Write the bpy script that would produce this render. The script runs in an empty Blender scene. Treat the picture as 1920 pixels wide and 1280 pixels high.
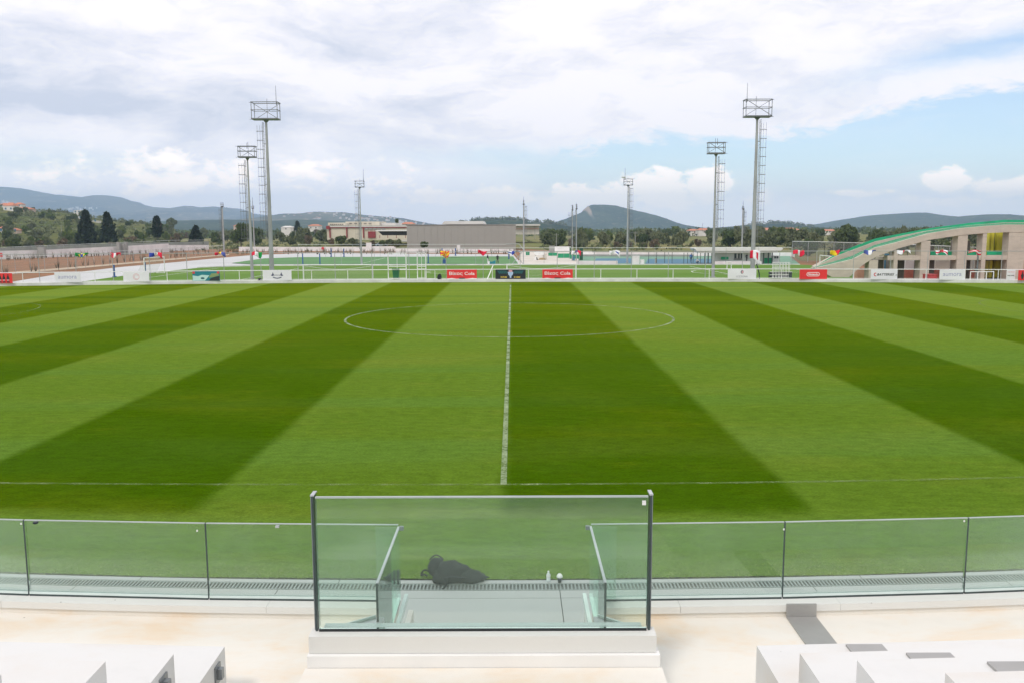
import bpy, bmesh, math, random
from mathutils import Vector, Matrix, noise as mnoise
random.seed(7)
sc = bpy.context.scene
col = sc.collection
R = math.radians
# ---------------------------------------------------------------- camera
F, CH, TILT, YAW, ROLL = 1643.0, 5.0, .1287, -.0011, -.0036
cam = bpy.data.cameras.new('camera'); cam.sensor_width = 36; cam.lens = F / 1920 * 36
cam.clip_start = .05; cam.clip_end = 30000
camo = bpy.data.objects.new('camera', cam); col.objects.link(camo)
camo.matrix_world = (Matrix.Translation((0, 0, CH)) @ Matrix.Rotation(-YAW, 4, 'Z') @
                     Matrix.Rotation(R(90) - TILT, 4, 'X') @ Matrix.Rotation(ROLL, 4, 'Z'))
sc.camera = camo
MW = camo.matrix_world.to_3x3()
def ray(px, py):
    return MW @ Vector(((px - 960) / F, -(py - 640) / F, -1))
def at(px, py, Y):                       # the point at depth Y seen at a pixel of the photograph
    r = ray(px, py); return Vector((0, 0, CH)) + r * (Y / r.y)
def gz(px, py, z):                       # the point at height z
    r = ray(px, py); return Vector((0, 0, CH)) + r * ((z - CH) / r.z)
# ---------------------------------------------------------------- light
SUN_EL, SUN_AZ = R(52), R(205)           # azimuth from +Y, clockwise seen from above
sc.view_settings.view_transform = 'Standard'; sc.view_settings.look = 'None'
sc.view_settings.gamma = 1; sc.view_settings.exposure = 0.0
sun = bpy.data.lights.new('sun', 'SUN'); sun.energy = 1.5; sun.angle = R(10); sun.color = (1, .95, .88)
suno = bpy.data.objects.new('sun', sun); col.objects.link(suno)
sd = Vector((math.sin(SUN_AZ) * math.cos(SUN_EL), math.cos(SUN_AZ) * math.cos(SUN_EL), math.sin(SUN_EL)))
suno.rotation_euler = sd.to_track_quat('Z', 'Y').to_euler(); suno.location = (0, -20, 40)

class N:                                  # tiny wrapper for math nodes
    def __init__(s, nt, sock): s.nt, s.s = nt, sock
    def _m(s, op, *a, clamp=False):
        n = s.nt.nodes.new('ShaderNodeMath'); n.operation = op; n.use_clamp = clamp
        for i, v in enumerate((s,) + a):
            if isinstance(v, N): s.nt.links.new(v.s, n.inputs[i])
            else: n.inputs[i].default_value = v
        return N(s.nt, n.outputs[0])
    def __add__(s, o): return s._m('ADD', o)
    def __radd__(s, o): return s._m('ADD', o)
    def __sub__(s, o): return s._m('SUBTRACT', o)
    def __rsub__(s, o): return (s * -1) + o
    def __mul__(s, o): return s._m('MULTIPLY', o)
    def __rmul__(s, o): return s._m('MULTIPLY', o)
    def __truediv__(s, o): return s._m('DIVIDE', o)
    def clamp(s): return s._m('ADD', 0.0, clamp=True)
    def exp(s): return s._m('EXPONENT')
    def floor(s): return s._m('FLOOR')
    def mod(s, v): return s._m('FLOORED_MODULO', v)
    def abs(s): return s._m('ABSOLUTE')
    def max(s, o): return s._m('MAXIMUM', o)
    def step(s, a, b):
        n = s.nt.nodes.new('ShaderNodeMapRange'); n.interpolation_type = 'SMOOTHSTEP'
        s.nt.links.new(s.s, n.inputs[0]); n.inputs[1].default_value = a; n.inputs[2].default_value = b
        if a > b:
            n.inputs[1].default_value = b; n.inputs[2].default_value = a
            n.inputs[3].default_value = 1; n.inputs[4].default_value = 0
        return N(s.nt, n.outputs[0])
def sepxyz(nt, sock):
    n = nt.nodes.new('ShaderNodeSeparateXYZ'); nt.links.new(sock, n.inputs[0])
    return [N(nt, n.outputs[i]) for i in range(3)]
def comb(nt, x, y, z):
    n = nt.nodes.new('ShaderNodeCombineXYZ')
    for i, v in enumerate((x, y, z)):
        if isinstance(v, N): nt.links.new(v.s, n.inputs[i])
        else: n.inputs[i].default_value = v
    return n.outputs[0]
def nz(nt, vec, scale, detail=4, rough=.55, dist=0):
    n = nt.nodes.new('ShaderNodeTexNoise'); n.inputs['Scale'].default_value = scale
    n.inputs['Detail'].default_value = detail; n.inputs['Roughness'].default_value = rough
    n.inputs['Distortion'].default_value = dist
    if vec is not None: nt.links.new(vec, n.inputs['Vector'])
    return N(nt, n.outputs['Fac'])
def mixc(nt, fac, a, b):
    n = nt.nodes.new('ShaderNodeMix'); n.data_type = 'RGBA'
    if isinstance(fac, N): nt.links.new(fac.s, n.inputs[0])
    else: n.inputs[0].default_value = fac
    for i, v in ((6, a), (7, b)):
        if isinstance(v, (tuple, list)): n.inputs[i].default_value = (*v[:3], 1)
        else: nt.links.new(v, n.inputs[i])
    return n.outputs[2]

world = bpy.data.worlds.new('World'); sc.world = world; world.use_nodes = True
wt = world.node_tree; wt.nodes.clear()
tc = wt.nodes.new('ShaderNodeTexCoord')
vx, vy, vz = sepxyz(wt, tc.outputs['Generated'])
az = N(wt, None); n_ = wt.nodes.new('ShaderNodeMath'); n_.operation = 'ARCTAN2'
wt.links.new(vx.s, n_.inputs[0]); wt.links.new(vy.s, n_.inputs[1]); az.s = n_.outputs[0]
sky = wt.nodes.new('ShaderNodeTexSky'); sky.sky_type = 'NISHITA'; sky.sun_disc = False
sky.sun_elevation = SUN_EL; sky.sun_rotation = SUN_AZ; sky.dust_density = .3; sky.air_density = 1.0; sky.ozone_density = 3.0
# cloud coordinates in degrees: U azimuth (0 ahead), V elevation
el = vz._m('ARCSINE')
U0, V0 = az * 57.3, el * 57.3
w1 = nz(wt, comb(wt, U0 * .09, V0 * .22, 1.0), 1, 5, .6) - .5
w2 = nz(wt, comb(wt, U0 * .09, V0 * .22, 7.0), 1, 5, .6) - .5
U, V = U0 + w1 * 9.0, V0 + w2 * 3.6
def PX(px): return math.degrees(math.atan((px - 960) / F))
def PY(py): return (427 - py) / F * 57.3 * .93
def gauss(px, py, rx, ry, u=None, v=None, tilt=0.0):
    u = u or U; v = v or V
    du = u - PX(px); dv = v - PY(py) - du * tilt
    a = du * (1 / PX(960 + rx)); b = dv * (1 / (ry / F * 57.3))
    return ((a * a + b * b) * -1.0).exp()
# blue gaps
bound = (U - PX(1000)) * .115 * 1.0 + PY(268)          # lower edge of the high cloud sheet
fin = nz(wt, comb(wt, U * .5, V * 1.1, 13.0), 1, 7, .65)
gap = (bound - V + (fin - .5) * 3.2).step(0.0, 1.3) * U.step(PX(700), PX(1180)) * V.step(PY(400), PY(310))
gap = gap.max(gauss(1930, 118, 260, 24, tilt=.12)).max(gauss(95, 302, 170, 20) * .5).max(gauss(960, 292, 190, 22) * .75)
fib = nz(wt, comb(wt, U * .16, V * .75, 3.0), 1, 7, .62)
gap = (gap * (1.25 - fib * .55)).clamp()
# general cloud cover elsewhere on the dome
beyond = U0.abs().step(38, 60).max(V0.step(18, 30))
gen = nz(wt, comb(wt, vx * 2.2, vy * 2.2, vz * 4.0), 1, 5, .6).step(.5, .68)
cloud = (1.0 - gap * .86) * (1 - beyond) + (beyond * (1 - gen * .6))
# cumulus low on the horizon
bil = nz(wt, comb(wt, U0 * .34, V0 * .62, 11.0), 1, 6, .58)
def cumu(px, py, rx, ry, k=1.0):
    return gauss(px, py, rx, ry, u=U0 + w2 * 1.0, v=V0 + w1 * .9) * k
cm = cumu(1225, 355, 105, 36).max(cumu(1315, 350, 55, 38)).max(cumu(1090, 368, 120, 26)).max(cumu(930, 365, 130, 22, .8))
cm = cm.max(cumu(1765, 350, 45, 26)).max(cumu(1860, 360, 75, 20)).max(cumu(1620, 362, 70, 9, .8)).max(cumu(330, 305, 130, 26, .62)).max(cumu(90, 333, 60, 12, .5)).max(cumu(420, 350, 300, 26, .45))
bil2 = nz(wt, comb(wt, U0 * .8, V0 * 1.3, 21.0), 1, 6, .6)
cm = cm.max(cumu(1180, 374, 330, 24, .62)).max(cumu(820, 368, 260, 26, .55)).max(cumu(1790, 374, 230, 18, .5)).max(cumu(330, 330, 260, 46, .55)).max(cumu(620, 330, 220, 40, .4))
cum = (cm * 1.05 + (bil - .5) * 1.7 + (bil2 - .5) * 1.1).step(.26, .68) * cm.step(.04, .30)
# greys in the high sheet
fib2 = nz(wt, comb(wt, U * .11, V * .3, 5.0), 1, 6, .6)
grey = gauss(200, 205, 330, 62, tilt=-.03).max(gauss(520, 235, 260, 26) * .6).max(gauss(760, 60, 230, 60) * .55).max(gauss(820, 175, 170, 45) * .6)
grey = grey.max(gauss(30, 110, 260, 50) * .65).max(gauss(1430, 50, 260, 40) * .35).max(gauss(1250, 130, 240, 30) * .25)
bill = nz(wt, comb(wt, U0 * .22 + w1 * 2.0, V0 * .55 + w2 * 2.0, 31.0), 1, 8, .62)
grey = ((grey * 1.05 + (bill - .5) * 1.5 + (fib2 - .5) * 2.4 + (fib - .5) * .5)).clamp()
sheet = mixc(wt, grey, (1.0, .955, .975), (.62, .65, .755))
hz = V0.step(7.0, 0.3)
sheet = mixc(wt, hz * .75, sheet, (1.36, 1.29, 1.30))
cumc = mixc(wt, (V0.step(PY(350), PY(395)) * .5 + (fib - .5) * .8).clamp(), (1.62, 1.40, 1.22), (1.22, 1.13, 1.12))
cloudcol = mixc(wt, cum * .9, sheet, cumc)
cover = cloud.max(cum * .95)
bg1 = wt.nodes.new('ShaderNodeBackground'); bg1.inputs[1].default_value = .15
wt.links.new(sky.outputs[0], bg1.inputs[0])
bg2 = wt.nodes.new('ShaderNodeBackground'); bg2.inputs[1].default_value = 1.19
wt.links.new(cloudcol, bg2.inputs[0])
mx = wt.nodes.new('ShaderNodeMixShader'); wo = wt.nodes.new('ShaderNodeOutputWorld')
wt.links.new(cover.s, mx.inputs[0]); wt.links.new(bg1.outputs[0], mx.inputs[1]); wt.links.new(bg2.outputs[0], mx.inputs[2])
wt.links.new(mx.outputs[0], wo.inputs[0])
# ---------------------------------------------------------------- materials
MATS = {}
def newmat(name):
    m = bpy.data.materials.new(name); m.use_nodes = True; m.node_tree.nodes.clear()
    nt = m.node_tree; o = nt.nodes.new('ShaderNodeOutputMaterial')
    b = nt.nodes.new('ShaderNodeBsdfPrincipled'); nt.links.new(b.outputs[0], o.inputs[0])
    MATS[name] = m
    return m, nt, b, o
def pos(nt): return nt.nodes.new('ShaderNodeNewGeometry').outputs['Position']
def bump(nt, b, h, strength=.3, dist=.02):
    n = nt.nodes.new('ShaderNodeBump'); n.inputs['Strength'].default_value = strength
    n.inputs['Distance'].default_value = dist; nt.links.new(h.s, n.inputs['Height']); nt.links.new(n.outputs[0], b.inputs['Normal'])
def simple(name, c, rough=.6, var=.18, scale=3.0, metal=0.0, bmp=0.0, detail=5):
    if name in MATS: return MATS[name]
    m, nt, b, o = newmat(name)
    f = nz(nt, pos(nt), scale, detail, .6)
    lo = tuple(x * (1 - var) for x in c); hi = tuple(min(.9, x * (1 + var)) for x in c)
    nt.links.new(mixc(nt, f.step(.3, .7), lo, hi), b.inputs['Base Color'])
    b.inputs['Roughness'].default_value = rough; b.inputs['Metallic'].default_value = metal
    if bmp: bump(nt, b, nz(nt, pos(nt), scale * 8, 4), bmp, .01)
    return m
def turf_mat():
    m, nt, b, o = newmat('pitch turf')
    p = pos(nt); x, y, z = sepxyz(nt, p)
    wob = nz(nt, comb(nt, x * 2.0, y * .8, 0.0), 1, 4) - .5
    k = (x + .19 + wob * .2) * (1 / 5.51)
    tri = (k.mod(2.0) - 1.0)                       # <0 dark half, >0 light half
    edge = (tri.abs() - .5).abs() * -1.0 + .5            # distance from the boundary at 0 and +-1
    s = tri._m('SIGN') * edge.step(-.01, .035)
    light = (s * (.5 - (nz(nt, comb(nt, x * .35, y * .5, 8.0), 1, 4, .6) - .4).clamp() * .45) + .5).clamp()
    nearf = (y - x * x * .004 + (nz(nt, comb(nt, x * .8, y, 3.0), 1, 3) - .5) * .5).step(15.3, 14.4)
    light = (light * (1.0 - nearf) + nearf * 1.15)._m('MINIMUM', 1.15)
    pat = nz(nt, comb(nt, x * .10, y * .22, 2.0), 1, 5, .6)
    pat2 = nz(nt, comb(nt, x * .55, y * 1.5, 9.0), 1, 5, .65)
    band = nz(nt, comb(nt, x * .02, y * .33, 4.0), 1, 3, .5)
    blade = nz(nt, comb(nt, x * 16.0, y * 24.0, 0.0), 1, 5, .8)
    tuft = nz(nt, comb(nt, x * 2.6, y * 5.0, 6.0), 1, 5, .7)
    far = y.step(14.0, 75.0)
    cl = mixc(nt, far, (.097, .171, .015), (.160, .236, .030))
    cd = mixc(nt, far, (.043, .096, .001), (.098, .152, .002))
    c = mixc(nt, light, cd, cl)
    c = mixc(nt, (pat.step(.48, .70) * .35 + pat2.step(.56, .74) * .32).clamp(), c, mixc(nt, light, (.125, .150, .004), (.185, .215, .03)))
    c = mixc(nt, (band.step(.47, .62) * .55), c, mixc(nt, light, (.045, .10, .004), (.10, .19, .028)))
    v = (blade * 1.15 + tuft * .7 - .92) * (1.2 - far * .6)
    hs = nt.nodes.new('ShaderNodeHueSaturation'); nt.links.new(c, hs.inputs['Color'])
    nt.links.new((v * 1.25 + 1.0).s, hs.inputs['Value'])
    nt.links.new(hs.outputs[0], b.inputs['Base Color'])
    b.inputs['Roughness'].default_value = .95; b.inputs['Specular IOR Level'].default_value = 0.0
    bump(nt, b, blade + tuft * .6, .5, .03)
turf_mat()
def paint_mat(name, lo, hi, a, b_):
    m, nt, b, o = newmat(name)
    p = pos(nt)
    f = nz(nt, p, 14, 5, .75) * .6 + nz(nt, p, 1.3, 4, .6) * .6
    t = nt.nodes.new('ShaderNodeBsdfTransparent'); mixs = nt.nodes.new('ShaderNodeMixShader')
    nt.links.new(mixc(nt, f.step(.35, .8), lo, hi), b.inputs['Base Color']); b.inputs['Roughness'].default_value = .9
    nt.links.new(f.step(a, b_).s, mixs.inputs[0]); nt.links.new(t.outputs[0], mixs.inputs[1]); nt.links.new(b.outputs[0], mixs.inputs[2])
    nt.links.new(mixs.outputs[0], o.inputs[0])
paint_mat('worn white pitch paint', (.20, .29, .11), (.34, .42, .24), .25, .85)
paint_mat('faint white pitch paint', (.19, .28, .07), (.31, .40, .17), .46, .95)
simple('clean line paint', (.75, .77, .70), .8, .1)
# artificial turf of the training pitches
def turf2():
    m, nt, b, o = newmat('artificial turf')
    x, y, z = sepxyz(nt, pos(nt))
    s = (y * (1 / 11.0)).mod(2.0).step(.97, 1.03)
    f = nz(nt, comb(nt, x * .05, y * .12, 0.0), 1, 4)
    c = mixc(nt, s, (.10, .20, .022), (.125, .225, .035))
    c = mixc(nt, f.step(.4, .7) * .4, c, (.15, .24, .06))
    nt.links.new(c, b.inputs['Base Color']); b.inputs['Roughness'].default_value = .9; b.inputs['Specular IOR Level'].default_value = .1
turf2()
simple('artificial turf cool', (.085, .215, .065), .9, .12, .2)
def white_conc(name, base, stain, amt, seed):
    m, nt, b, o = newmat(name)
    p = pos(nt); x, y, z = sepxyz(nt, p)
    big = nz(nt, comb(nt, x * .55, y * 1.1, z * 1.1 + seed), 1, 5, .62, .4)
    small = nz(nt, comb(nt, x * 3.0, y * 4.0, z * 4.0 + seed), 1, 6, .7)
    fine = nz(nt, p, 60, 3, .6)
    c = mixc(nt, (big.step(.46, .72) * .75 + small.step(.52, .8) * .35).clamp() * amt, base, stain)
    c = mixc(nt, small.step(.25, .5) * .5 + .5, tuple(v * .93 for v in base), c)
    vor = nt.nodes.new('ShaderNodeTexVoronoi'); vor.inputs['Scale'].default_value = 5.5; nt.links.new(p, vor.inputs['Vector'])
    pin = N(nt, vor.outputs['Distance']).step(.06, .03) * nz(nt, p, 1.4, 2).step(.56, .62)
    c = mixc(nt, pin * .75, c, (.16, .14, .11))
    nt.links.new(c, b.inputs['Base Color']); b.inputs['Roughness'].default_value = .7
    bump(nt, b, fine * .3 + small, .12, .012)
white_conc('white painted concrete', (.70, .70, .68), (.64, .56, .46), .5, 0)
white_conc('stained cream concrete', (.79, .755, .685), (.76, .53, .29), .7, 3)
white_conc('plinth grey paint', (.72, .72, .685), (.64, .62, .56), .4, 8)
white_conc('light grey paving', (.40, .41, .405), (.33, .335, .34), .5, 12)
simple('concrete kerb', (.63, .64, .61), .8, .12, .8)
simple('asphalt joint', (.17, .17, .17), .9)
simple('aluminium', (.55, .57, .58), .35, .06, 4, .7)
simple('galvanised steel', (.36, .375, .37), .5, .12, .5, .3)
simple('dark galvanised steel', (.17, .18, .19), .5, .15, 1, .3)
simple('white paint metal', (.74, .75, .73), .45, .06)
simple('black gasket', (.012, .016, .018), .5)
simple('dark frame', (.045, .065, .065), .35)
simple('grey metal sheet', (.36, .355, .34), .45, .07, 1.5, .25)
simple('bracket steel', (.25, .27, .28), .45, .1, 3, .5)
simple('black fabric', (.010, .013, .014), .85, .3, 14, 0, .5)
simple('white plastic', (.8, .8, .78), .4, .05)
simple('black plastic', (.012, .018, .028), .4)
simple('grate steel', (.30, .33, .32), .5, .1, 5, .4)
simple('grate hollow', (.17, .18, .18), .9); simple('bright white render', (.83, .825, .80), .75, .03, 1.5)
def glass_mat(name, tint, edge=False, rough=0.0):
    m, nt, b, o = newmat(name); nt.nodes.remove(b)
    t = nt.nodes.new('ShaderNodeBsdfTransparent'); t.inputs[0].default_value = (*tint, 1)
    g = nt.nodes.new('ShaderNodeBsdfGlossy'); g.inputs['Roughness'].default_value = .02; g.inputs[0].default_value = (.9, 1, .96, 1)
    d = nt.nodes.new('ShaderNodeBsdfDiffuse'); d.inputs[0].default_value = (.66, .80, .70, 1)
    fr = nt.nodes.new('ShaderNodeFresnel'); fr.inputs[0].default_value = 1.5
    m1 = nt.nodes.new('ShaderNodeMixShader'); m2 = nt.nodes.new('ShaderNodeMixShader')
    nt.links.new(fr.outputs[0], m1.inputs[0]); nt.links.new(t.outputs[0], m1.inputs[1]); nt.links.new(g.outputs[0], m1.inputs[2])
    p = pos(nt); veil = nz(nt, p, 1.2, 5, .7).step(.3, .8) * .045 + .032  # milky veil of reflections, painted on as a thin uneven diffuse layer
    nt.links.new(veil.s, m2.inputs[0]); nt.links.new(m1.outputs[0], m2.inputs[1]); nt.links.new(d.outputs[0], m2.inputs[2])
    nt.links.new(m2.outputs[0], o.inputs[0])
glass_mat('green tinted glass', (.925, .985, .955))
simple('glass edge', (.66, .76, .73), .2, .05); simple('top edge', (.40, .45, .43), .3, .08)
simple('glass edge green', (.10, .24, .21), .2, .1)
# ---------------------------------------------------------------- mesh builder
W = {}
class MB:
    def __init__(s): s.v, s.f, s.m = [], [], []
    def add(s, vs, fs, mi=0):
        o = len(s.v); s.v += [tuple(v) for v in vs]; s.f += [tuple(i + o for i in f) for f in fs]; s.m += [mi] * len(fs); return s
    def box(s, x0, x1, y0, y1, z0, z1, mi=0):
        v = [(x, y, z) for x in (x0, x1) for y in (y0, y1) for z in (z0, z1)]
        return s.add(v, [(0, 1, 3, 2), (4, 6, 7, 5), (0, 4, 5, 1), (2, 3, 7, 6), (0, 2, 6, 4), (1, 5, 7, 3)], mi)
    def bar(s, a, b, r, r2=None, n=6, mi=0):
        a, b = Vector(a), Vector(b); d = (b - a).normalized(); r2 = r if r2 is None else r2
        u = d.cross(Vector((0, 0, 1)) if abs(d.z) < .9 else Vector((0, 1, 0))).normalized(); w = d.cross(u)
        vs = []
        for c, rr in ((a, r), (b, r2)):
            for i in range(n):
                t = 2 * math.pi * (i + .5) / n; vs.append(c + (u * math.cos(t) + w * math.sin(t)) * rr)
        fs = [(i, (i + 1) % n, n + (i + 1) % n, n + i) for i in range(n)] + [tuple(range(n))[::-1], tuple(range(n, 2 * n))]
        return s.add(vs, fs, mi)
    def path(s, pts, r, n=6, mi=0):
        for a, b in zip(pts, pts[1:]): s.bar(a, b, r, n=n, mi=mi)
        return s
    def prism_z(s, poly, z0, z1, mi=0):      # footprint polygon raised
        n = len(poly); v = [(p[0], p[1], z0) for p in poly] + [(p[0], p[1], z1) for p in poly]
        return s.add(v, [tuple(range(n))[::-1], tuple(range(n, 2 * n))] + [(i, (i + 1) % n, n + (i + 1) % n, n + i) for i in range(n)], mi)
    def prism_y(s, poly, y0, y1, mi=0):      # outline in x,z given a thickness
        n = len(poly); v = [(p[0], y0, p[1]) for p in poly] + [(p[0], y1, p[1]) for p in poly]
        return s.add(v, [tuple(range(n)), tuple(range(n, 2 * n))[::-1]] + [(i, n + i, n + (i + 1) % n, (i + 1) % n) for i in range(n)], mi)
    def strip(s, top, bot, y0, y1, mi=0):    # band between two x,z polylines of equal length
        for i in range(len(top) - 1):
            s.prism_y([bot[i], bot[i + 1], top[i + 1], top[i]], y0, y1, mi)
        return s
    def lathe(s, prof, c, n=14, mi=0):
        vs = []; 
        for r, z in prof:
            for i in range(n):
                t = 2 * math.pi * i / n; vs.append((c[0] + r * math.cos(t), c[1] + r * math.sin(t), c[2] + z))
        fs = [(j * n + i, j * n + (i + 1) % n, (j + 1) * n + (i + 1) % n, (j + 1) * n + i) for j in range(len(prof) - 1) for i in range(n)]
        fs += [tuple(range(n))[::-1], tuple(range((len(prof) - 1) * n, len(prof) * n))]
        return s.add(vs, fs, mi)
    def pxbox(s, x0, x1, yt, yb, Y, depth, mi=0):   # front face spans the pixels at depth Y
        a, b = at(x0, yb, Y), at(x1, yt, Y)
        return s.box(a.x, b.x, Y, Y + depth, min(a.z, at(x1, yb, Y).z), b.z, mi)
    def build(s, name, mats, parent=None, smooth=False, recalc=True):
        me = bpy.data.meshes.new(name); o = bpy.data.objects.new(name, me); col.objects.link(o)
        off = Vector((0, 0, 0))
        if parent is not None: off = W[parent.name]; o.parent = parent
        if parent is None:
            W[o.name] = Vector((0, 0, 0))
        else: W[o.name] = off
        me.from_pydata([(Vector(v) - off) for v in s.v], [], s.f)
        if isinstance(mats, str): mats = [mats]
        for m in mats: me.materials.append(MATS[m])
        me.polygons.foreach_set('material_index', s.m)
        if recalc:
            bm = bmesh.new(); bm.from_mesh(me); bmesh.ops.recalc_face_normals(bm, faces=bm.faces); bm.to_mesh(me); bm.free()
        if smooth: me.shade_smooth()
        me.update(); return o
def thing(name, label, cat, loc=(0, 0, 0), group=None):
    o = bpy.data.objects.new(name, None); col.objects.link(o); o.location = loc; o.empty_display_size = .3
    W[o.name] = Vector(loc); return tag(o, label, cat, group)
def tag(o, label, cat, group=None):
    o['label'] = label; o['category'] = cat
    if group: o['group'] = group
    return o
def struct(o): o['kind'] = 'structure'; return o
def center(o):                                  # move a single mesh's origin to its base
    me = o.data; xs = [v.co for v in me.vertices]
    c = Vector((sum(v.x for v in xs) / len(xs), sum(v.y for v in xs) / len(xs), min(v.z for v in xs)))
    me.transform(Matrix.Translation(-c)); o.location = c; W[o.name] = c; return o
def text(name, s, w, h, c, mat, parent, depth=.004, shear=0, bold=0, yup=None):
    cu = bpy.data.curves.new('lettering', 'FONT'); cu.body = s; cu.size = 1; cu.extrude = .01; cu.shear = shear; cu.offset = bold
    cu.align_x = 'CENTER'; cu.align_y = 'CENTER'; cu.resolution_u = 3
    t = bpy.data.objects.new('lettering', cu); col.objects.link(t); bpy.context.view_layer.update()
    me = bpy.data.meshes.new_from_object(t.evaluated_get(bpy.context.evaluated_depsgraph_get()))
    bpy.data.objects.remove(t)
    xs = [v.co.x for v in me.vertices]; ys = [v.co.y for v in me.vertices]
    cx, cy = (min(xs) + max(xs)) / 2, (min(ys) + max(ys)) / 2
    sx, sy = w / (max(xs) - min(xs)), h / (max(ys) - min(ys))
    off = W[parent.name]
    for v in me.vertices:
        v.co = Vector((c[0] + (v.co.x - cx) * sx, c[1] - v.co.z * .4 - .0, c[2] + (v.co.y - cy) * sy)) - off
    me.materials.clear(); me.materials.append(MATS[mat])
    o = bpy.data.objects.new(name, me); col.objects.link(o); o.parent = parent; W[o.name] = off
    return o
# ================================================================ THE PITCH
def Yk(x): return 81.6 - .0019 * (x + 3) ** 2          # foot of the far kerb
def Ye(x): return 12.05 + .0054 * x * x                # near edge of the grass
XS = [-115 + i * 5 for i in range(47)]
m = MB()
for a, b in zip(XS, XS[1:]):
    ca = [Ye(min(abs(a), 30)), Yk(max(-60, min(60, a)))]; cb = [Ye(min(abs(b), 30)), Yk(max(-60, min(60, b)))]
    m.add([(a, ca[0], 0), (b, cb[0], 0), (b, cb[1], 0), (a, ca[1], 0)], [(0, 1, 2, 3)])
struct(m.build('grass_pitch', 'pitch turf'))
X0, D0, NEAR = -.195, 49.4, 16.75
def ring(name, cx, cy, r, a0, a1, w, mat, z=.005, n=96):
    m = MB()
    for i in range(n):
        t0, t1 = a0 + (a1 - a0) * i / n, a0 + (a1 - a0) * (i + 1) / n
        m.add([(cx + rr * math.cos(t), cy + rr * math.sin(t), z) for rr, t in ((r - w / 2, t0), (r + w / 2, t0), (r + w / 2, t1), (r - w / 2, t1))], [(0, 1, 2, 3)])
    return struct(m.build(name, mat))
ring('centre_circle', X0, D0, 9.15, 0, 2 * math.pi, .13, 'worn white pitch paint')
ring('penalty_arc', 38.81, 53.30, 9.15, R(127), R(233), .11, 'faint white pitch paint')
ring('penalty_arc', -39.13, 53.10, 9.15, R(-53), R(53), .11, 'faint white pitch paint')
m = MB(); m.add([(X0 - .06, NEAR, .0052), (X0 + .06, NEAR, .0052), (X0 + .06, 77.5, .0052), (X0 - .06, 77.5, .0052)], [(0, 1, 2, 3)])
struct(m.build('halfway_line', 'worn white pitch paint'))
m = MB()
for i in range(-24, 24):
    a, b = i * 2, i * 2 + 2; f = lambda x: NEAR - .05 + .0026 * x * x * (1.35 if x > 0 else .75)
    m.add([(a, f(a), .0046), (b, f(b), .0046), (b, f(b) + .11, .0046), (a, f(a) + .11, .0046)], [(0, 1, 2, 3)])
struct(m.build('touchline', 'faint white pitch paint'))
simple('tuft green', (.20, .28, .06), .9, .2, 3)
# ragged fringe of grass blades along the near edge and thin cover in front
def blades(name, n, xr, yf, mat, h0, h1):
    m = MB(); rnd = random.Random(3)
    for i in range(n):
        x = rnd.uniform(*xr); y = yf(x, rnd); h = rnd.uniform(h0, h1); a = rnd.uniform(0, 6.28); w = rnd.uniform(.004, .009)
        dx, dy = math.cos(a) * w, math.sin(a) * w; lx, ly = rnd.uniform(-.02, .02), rnd.uniform(-.02, .02)
        m.add([(x - dx, y - dy, .001), (x + dx, y + dy, .001), (x + lx, y + ly, h)], [(0, 1, 2)])
    o = m.build(name, mat, recalc=False); o['kind'] = 'stuff'
    tag(o, 'short grass blades fringing the near edge of the pitch', 'grass')
blades('grass_fringe', 12000, (-9.5, 9.5), lambda x, r: Ye(x) - .03 + abs(r.gauss(0, .35)), 'tuft green', .006, .018)
# ================================================================ NEAR PAVING, DRAIN
def Yb(y0, x, k=.0054): return y0 + k * x * x
JY = 11.4
pav = MB()
def curved(m, ya, yb, z, x0=-14, x1=14, n=56, k=.0054, thick=0):
    for i in range(n):
        a = x0 + (x1 - x0) * i / n; b = x0 + (x1 - x0) * (i + 1) / n
        m.add([(a, Yb(ya, a, k), z), (b, Yb(ya, b, k), z), (b, Yb(yb, b, k), z), (a, Yb(yb, a, k), z)], [(0, 1, 2, 3)])
m = MB(); m.box(-60, 60, 5.5, 12.0, -.3, -.035); struct(m.build('paving_bed', 'asphalt joint'))
slab_root = struct(curved_root := MB().box(-14, 14, 5.6, 5.65, -.03, -.01).build('pavement', 'light grey paving'))
def slab(x0, x1, ya, yb, k=.0054):
    m = MB(); n = max(1, int((x1 - x0) / .8)); g = .006
    for i in range(n):
        a = x0 + g + (x1 - x0 - 2 * g) * i / n; b = x0 + g + (x1 - x0 - 2 * g) * (i + 1) / n
        p = [(a, Yb(ya, a, k) + g), (b, Yb(ya, b, k) + g), (b, Yb(yb, b, k) - g), (a, Yb(yb, a, k) - g)]
        m.prism_z(p, -.03, .002)
    m.build('slab', 'light grey paving', slab_root)
for a in (-14, -11.4, -8.8, -6.2, -3.3, .64, 4.2, 7.0, 9.6, 12.2):
    b = {-14: -11.4, -11.4: -8.8, -8.8: -6.2, -6.2: -3.3, -3.3: .64, .64: 4.2, 4.2: 7.0, 7.0: 9.6, 9.6: 12.2, 12.2: 14}[a]
    slab(a, b, 8.3, JY, .0054); slab(a, b, JY, 11.66)
    slab(a + .8, b + .8, 11.90, 12.02)
ch = thing('drainage_channel', 'long slotted steel drainage channel set in the paving along the grass edge', 'drain', (0, 11.78, 0))
m = MB(); curved(m, 11.665, 11.895, -.028); m.build('channel_bed', 'grate hollow', ch)
m = MB(); 
for yy in (11.67, 11.875):
    n = 56
    for i in range(n):
        a = -14 + i * .5; b = a + .5
        m.prism_z([(a, Yb(yy, a)), (b, Yb(yy, b)), (b, Yb(yy + .018, b)), (a, Yb(yy + .018, a))], -.02, .003)
m.build('channel_frame', 'grate steel', ch)
m = MB(); x = -11.0
while x < 11: 
    y = Yb(11.69, x); m.box(x, x + .022, y, y + .183, -.012, .001); x += .052
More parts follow.
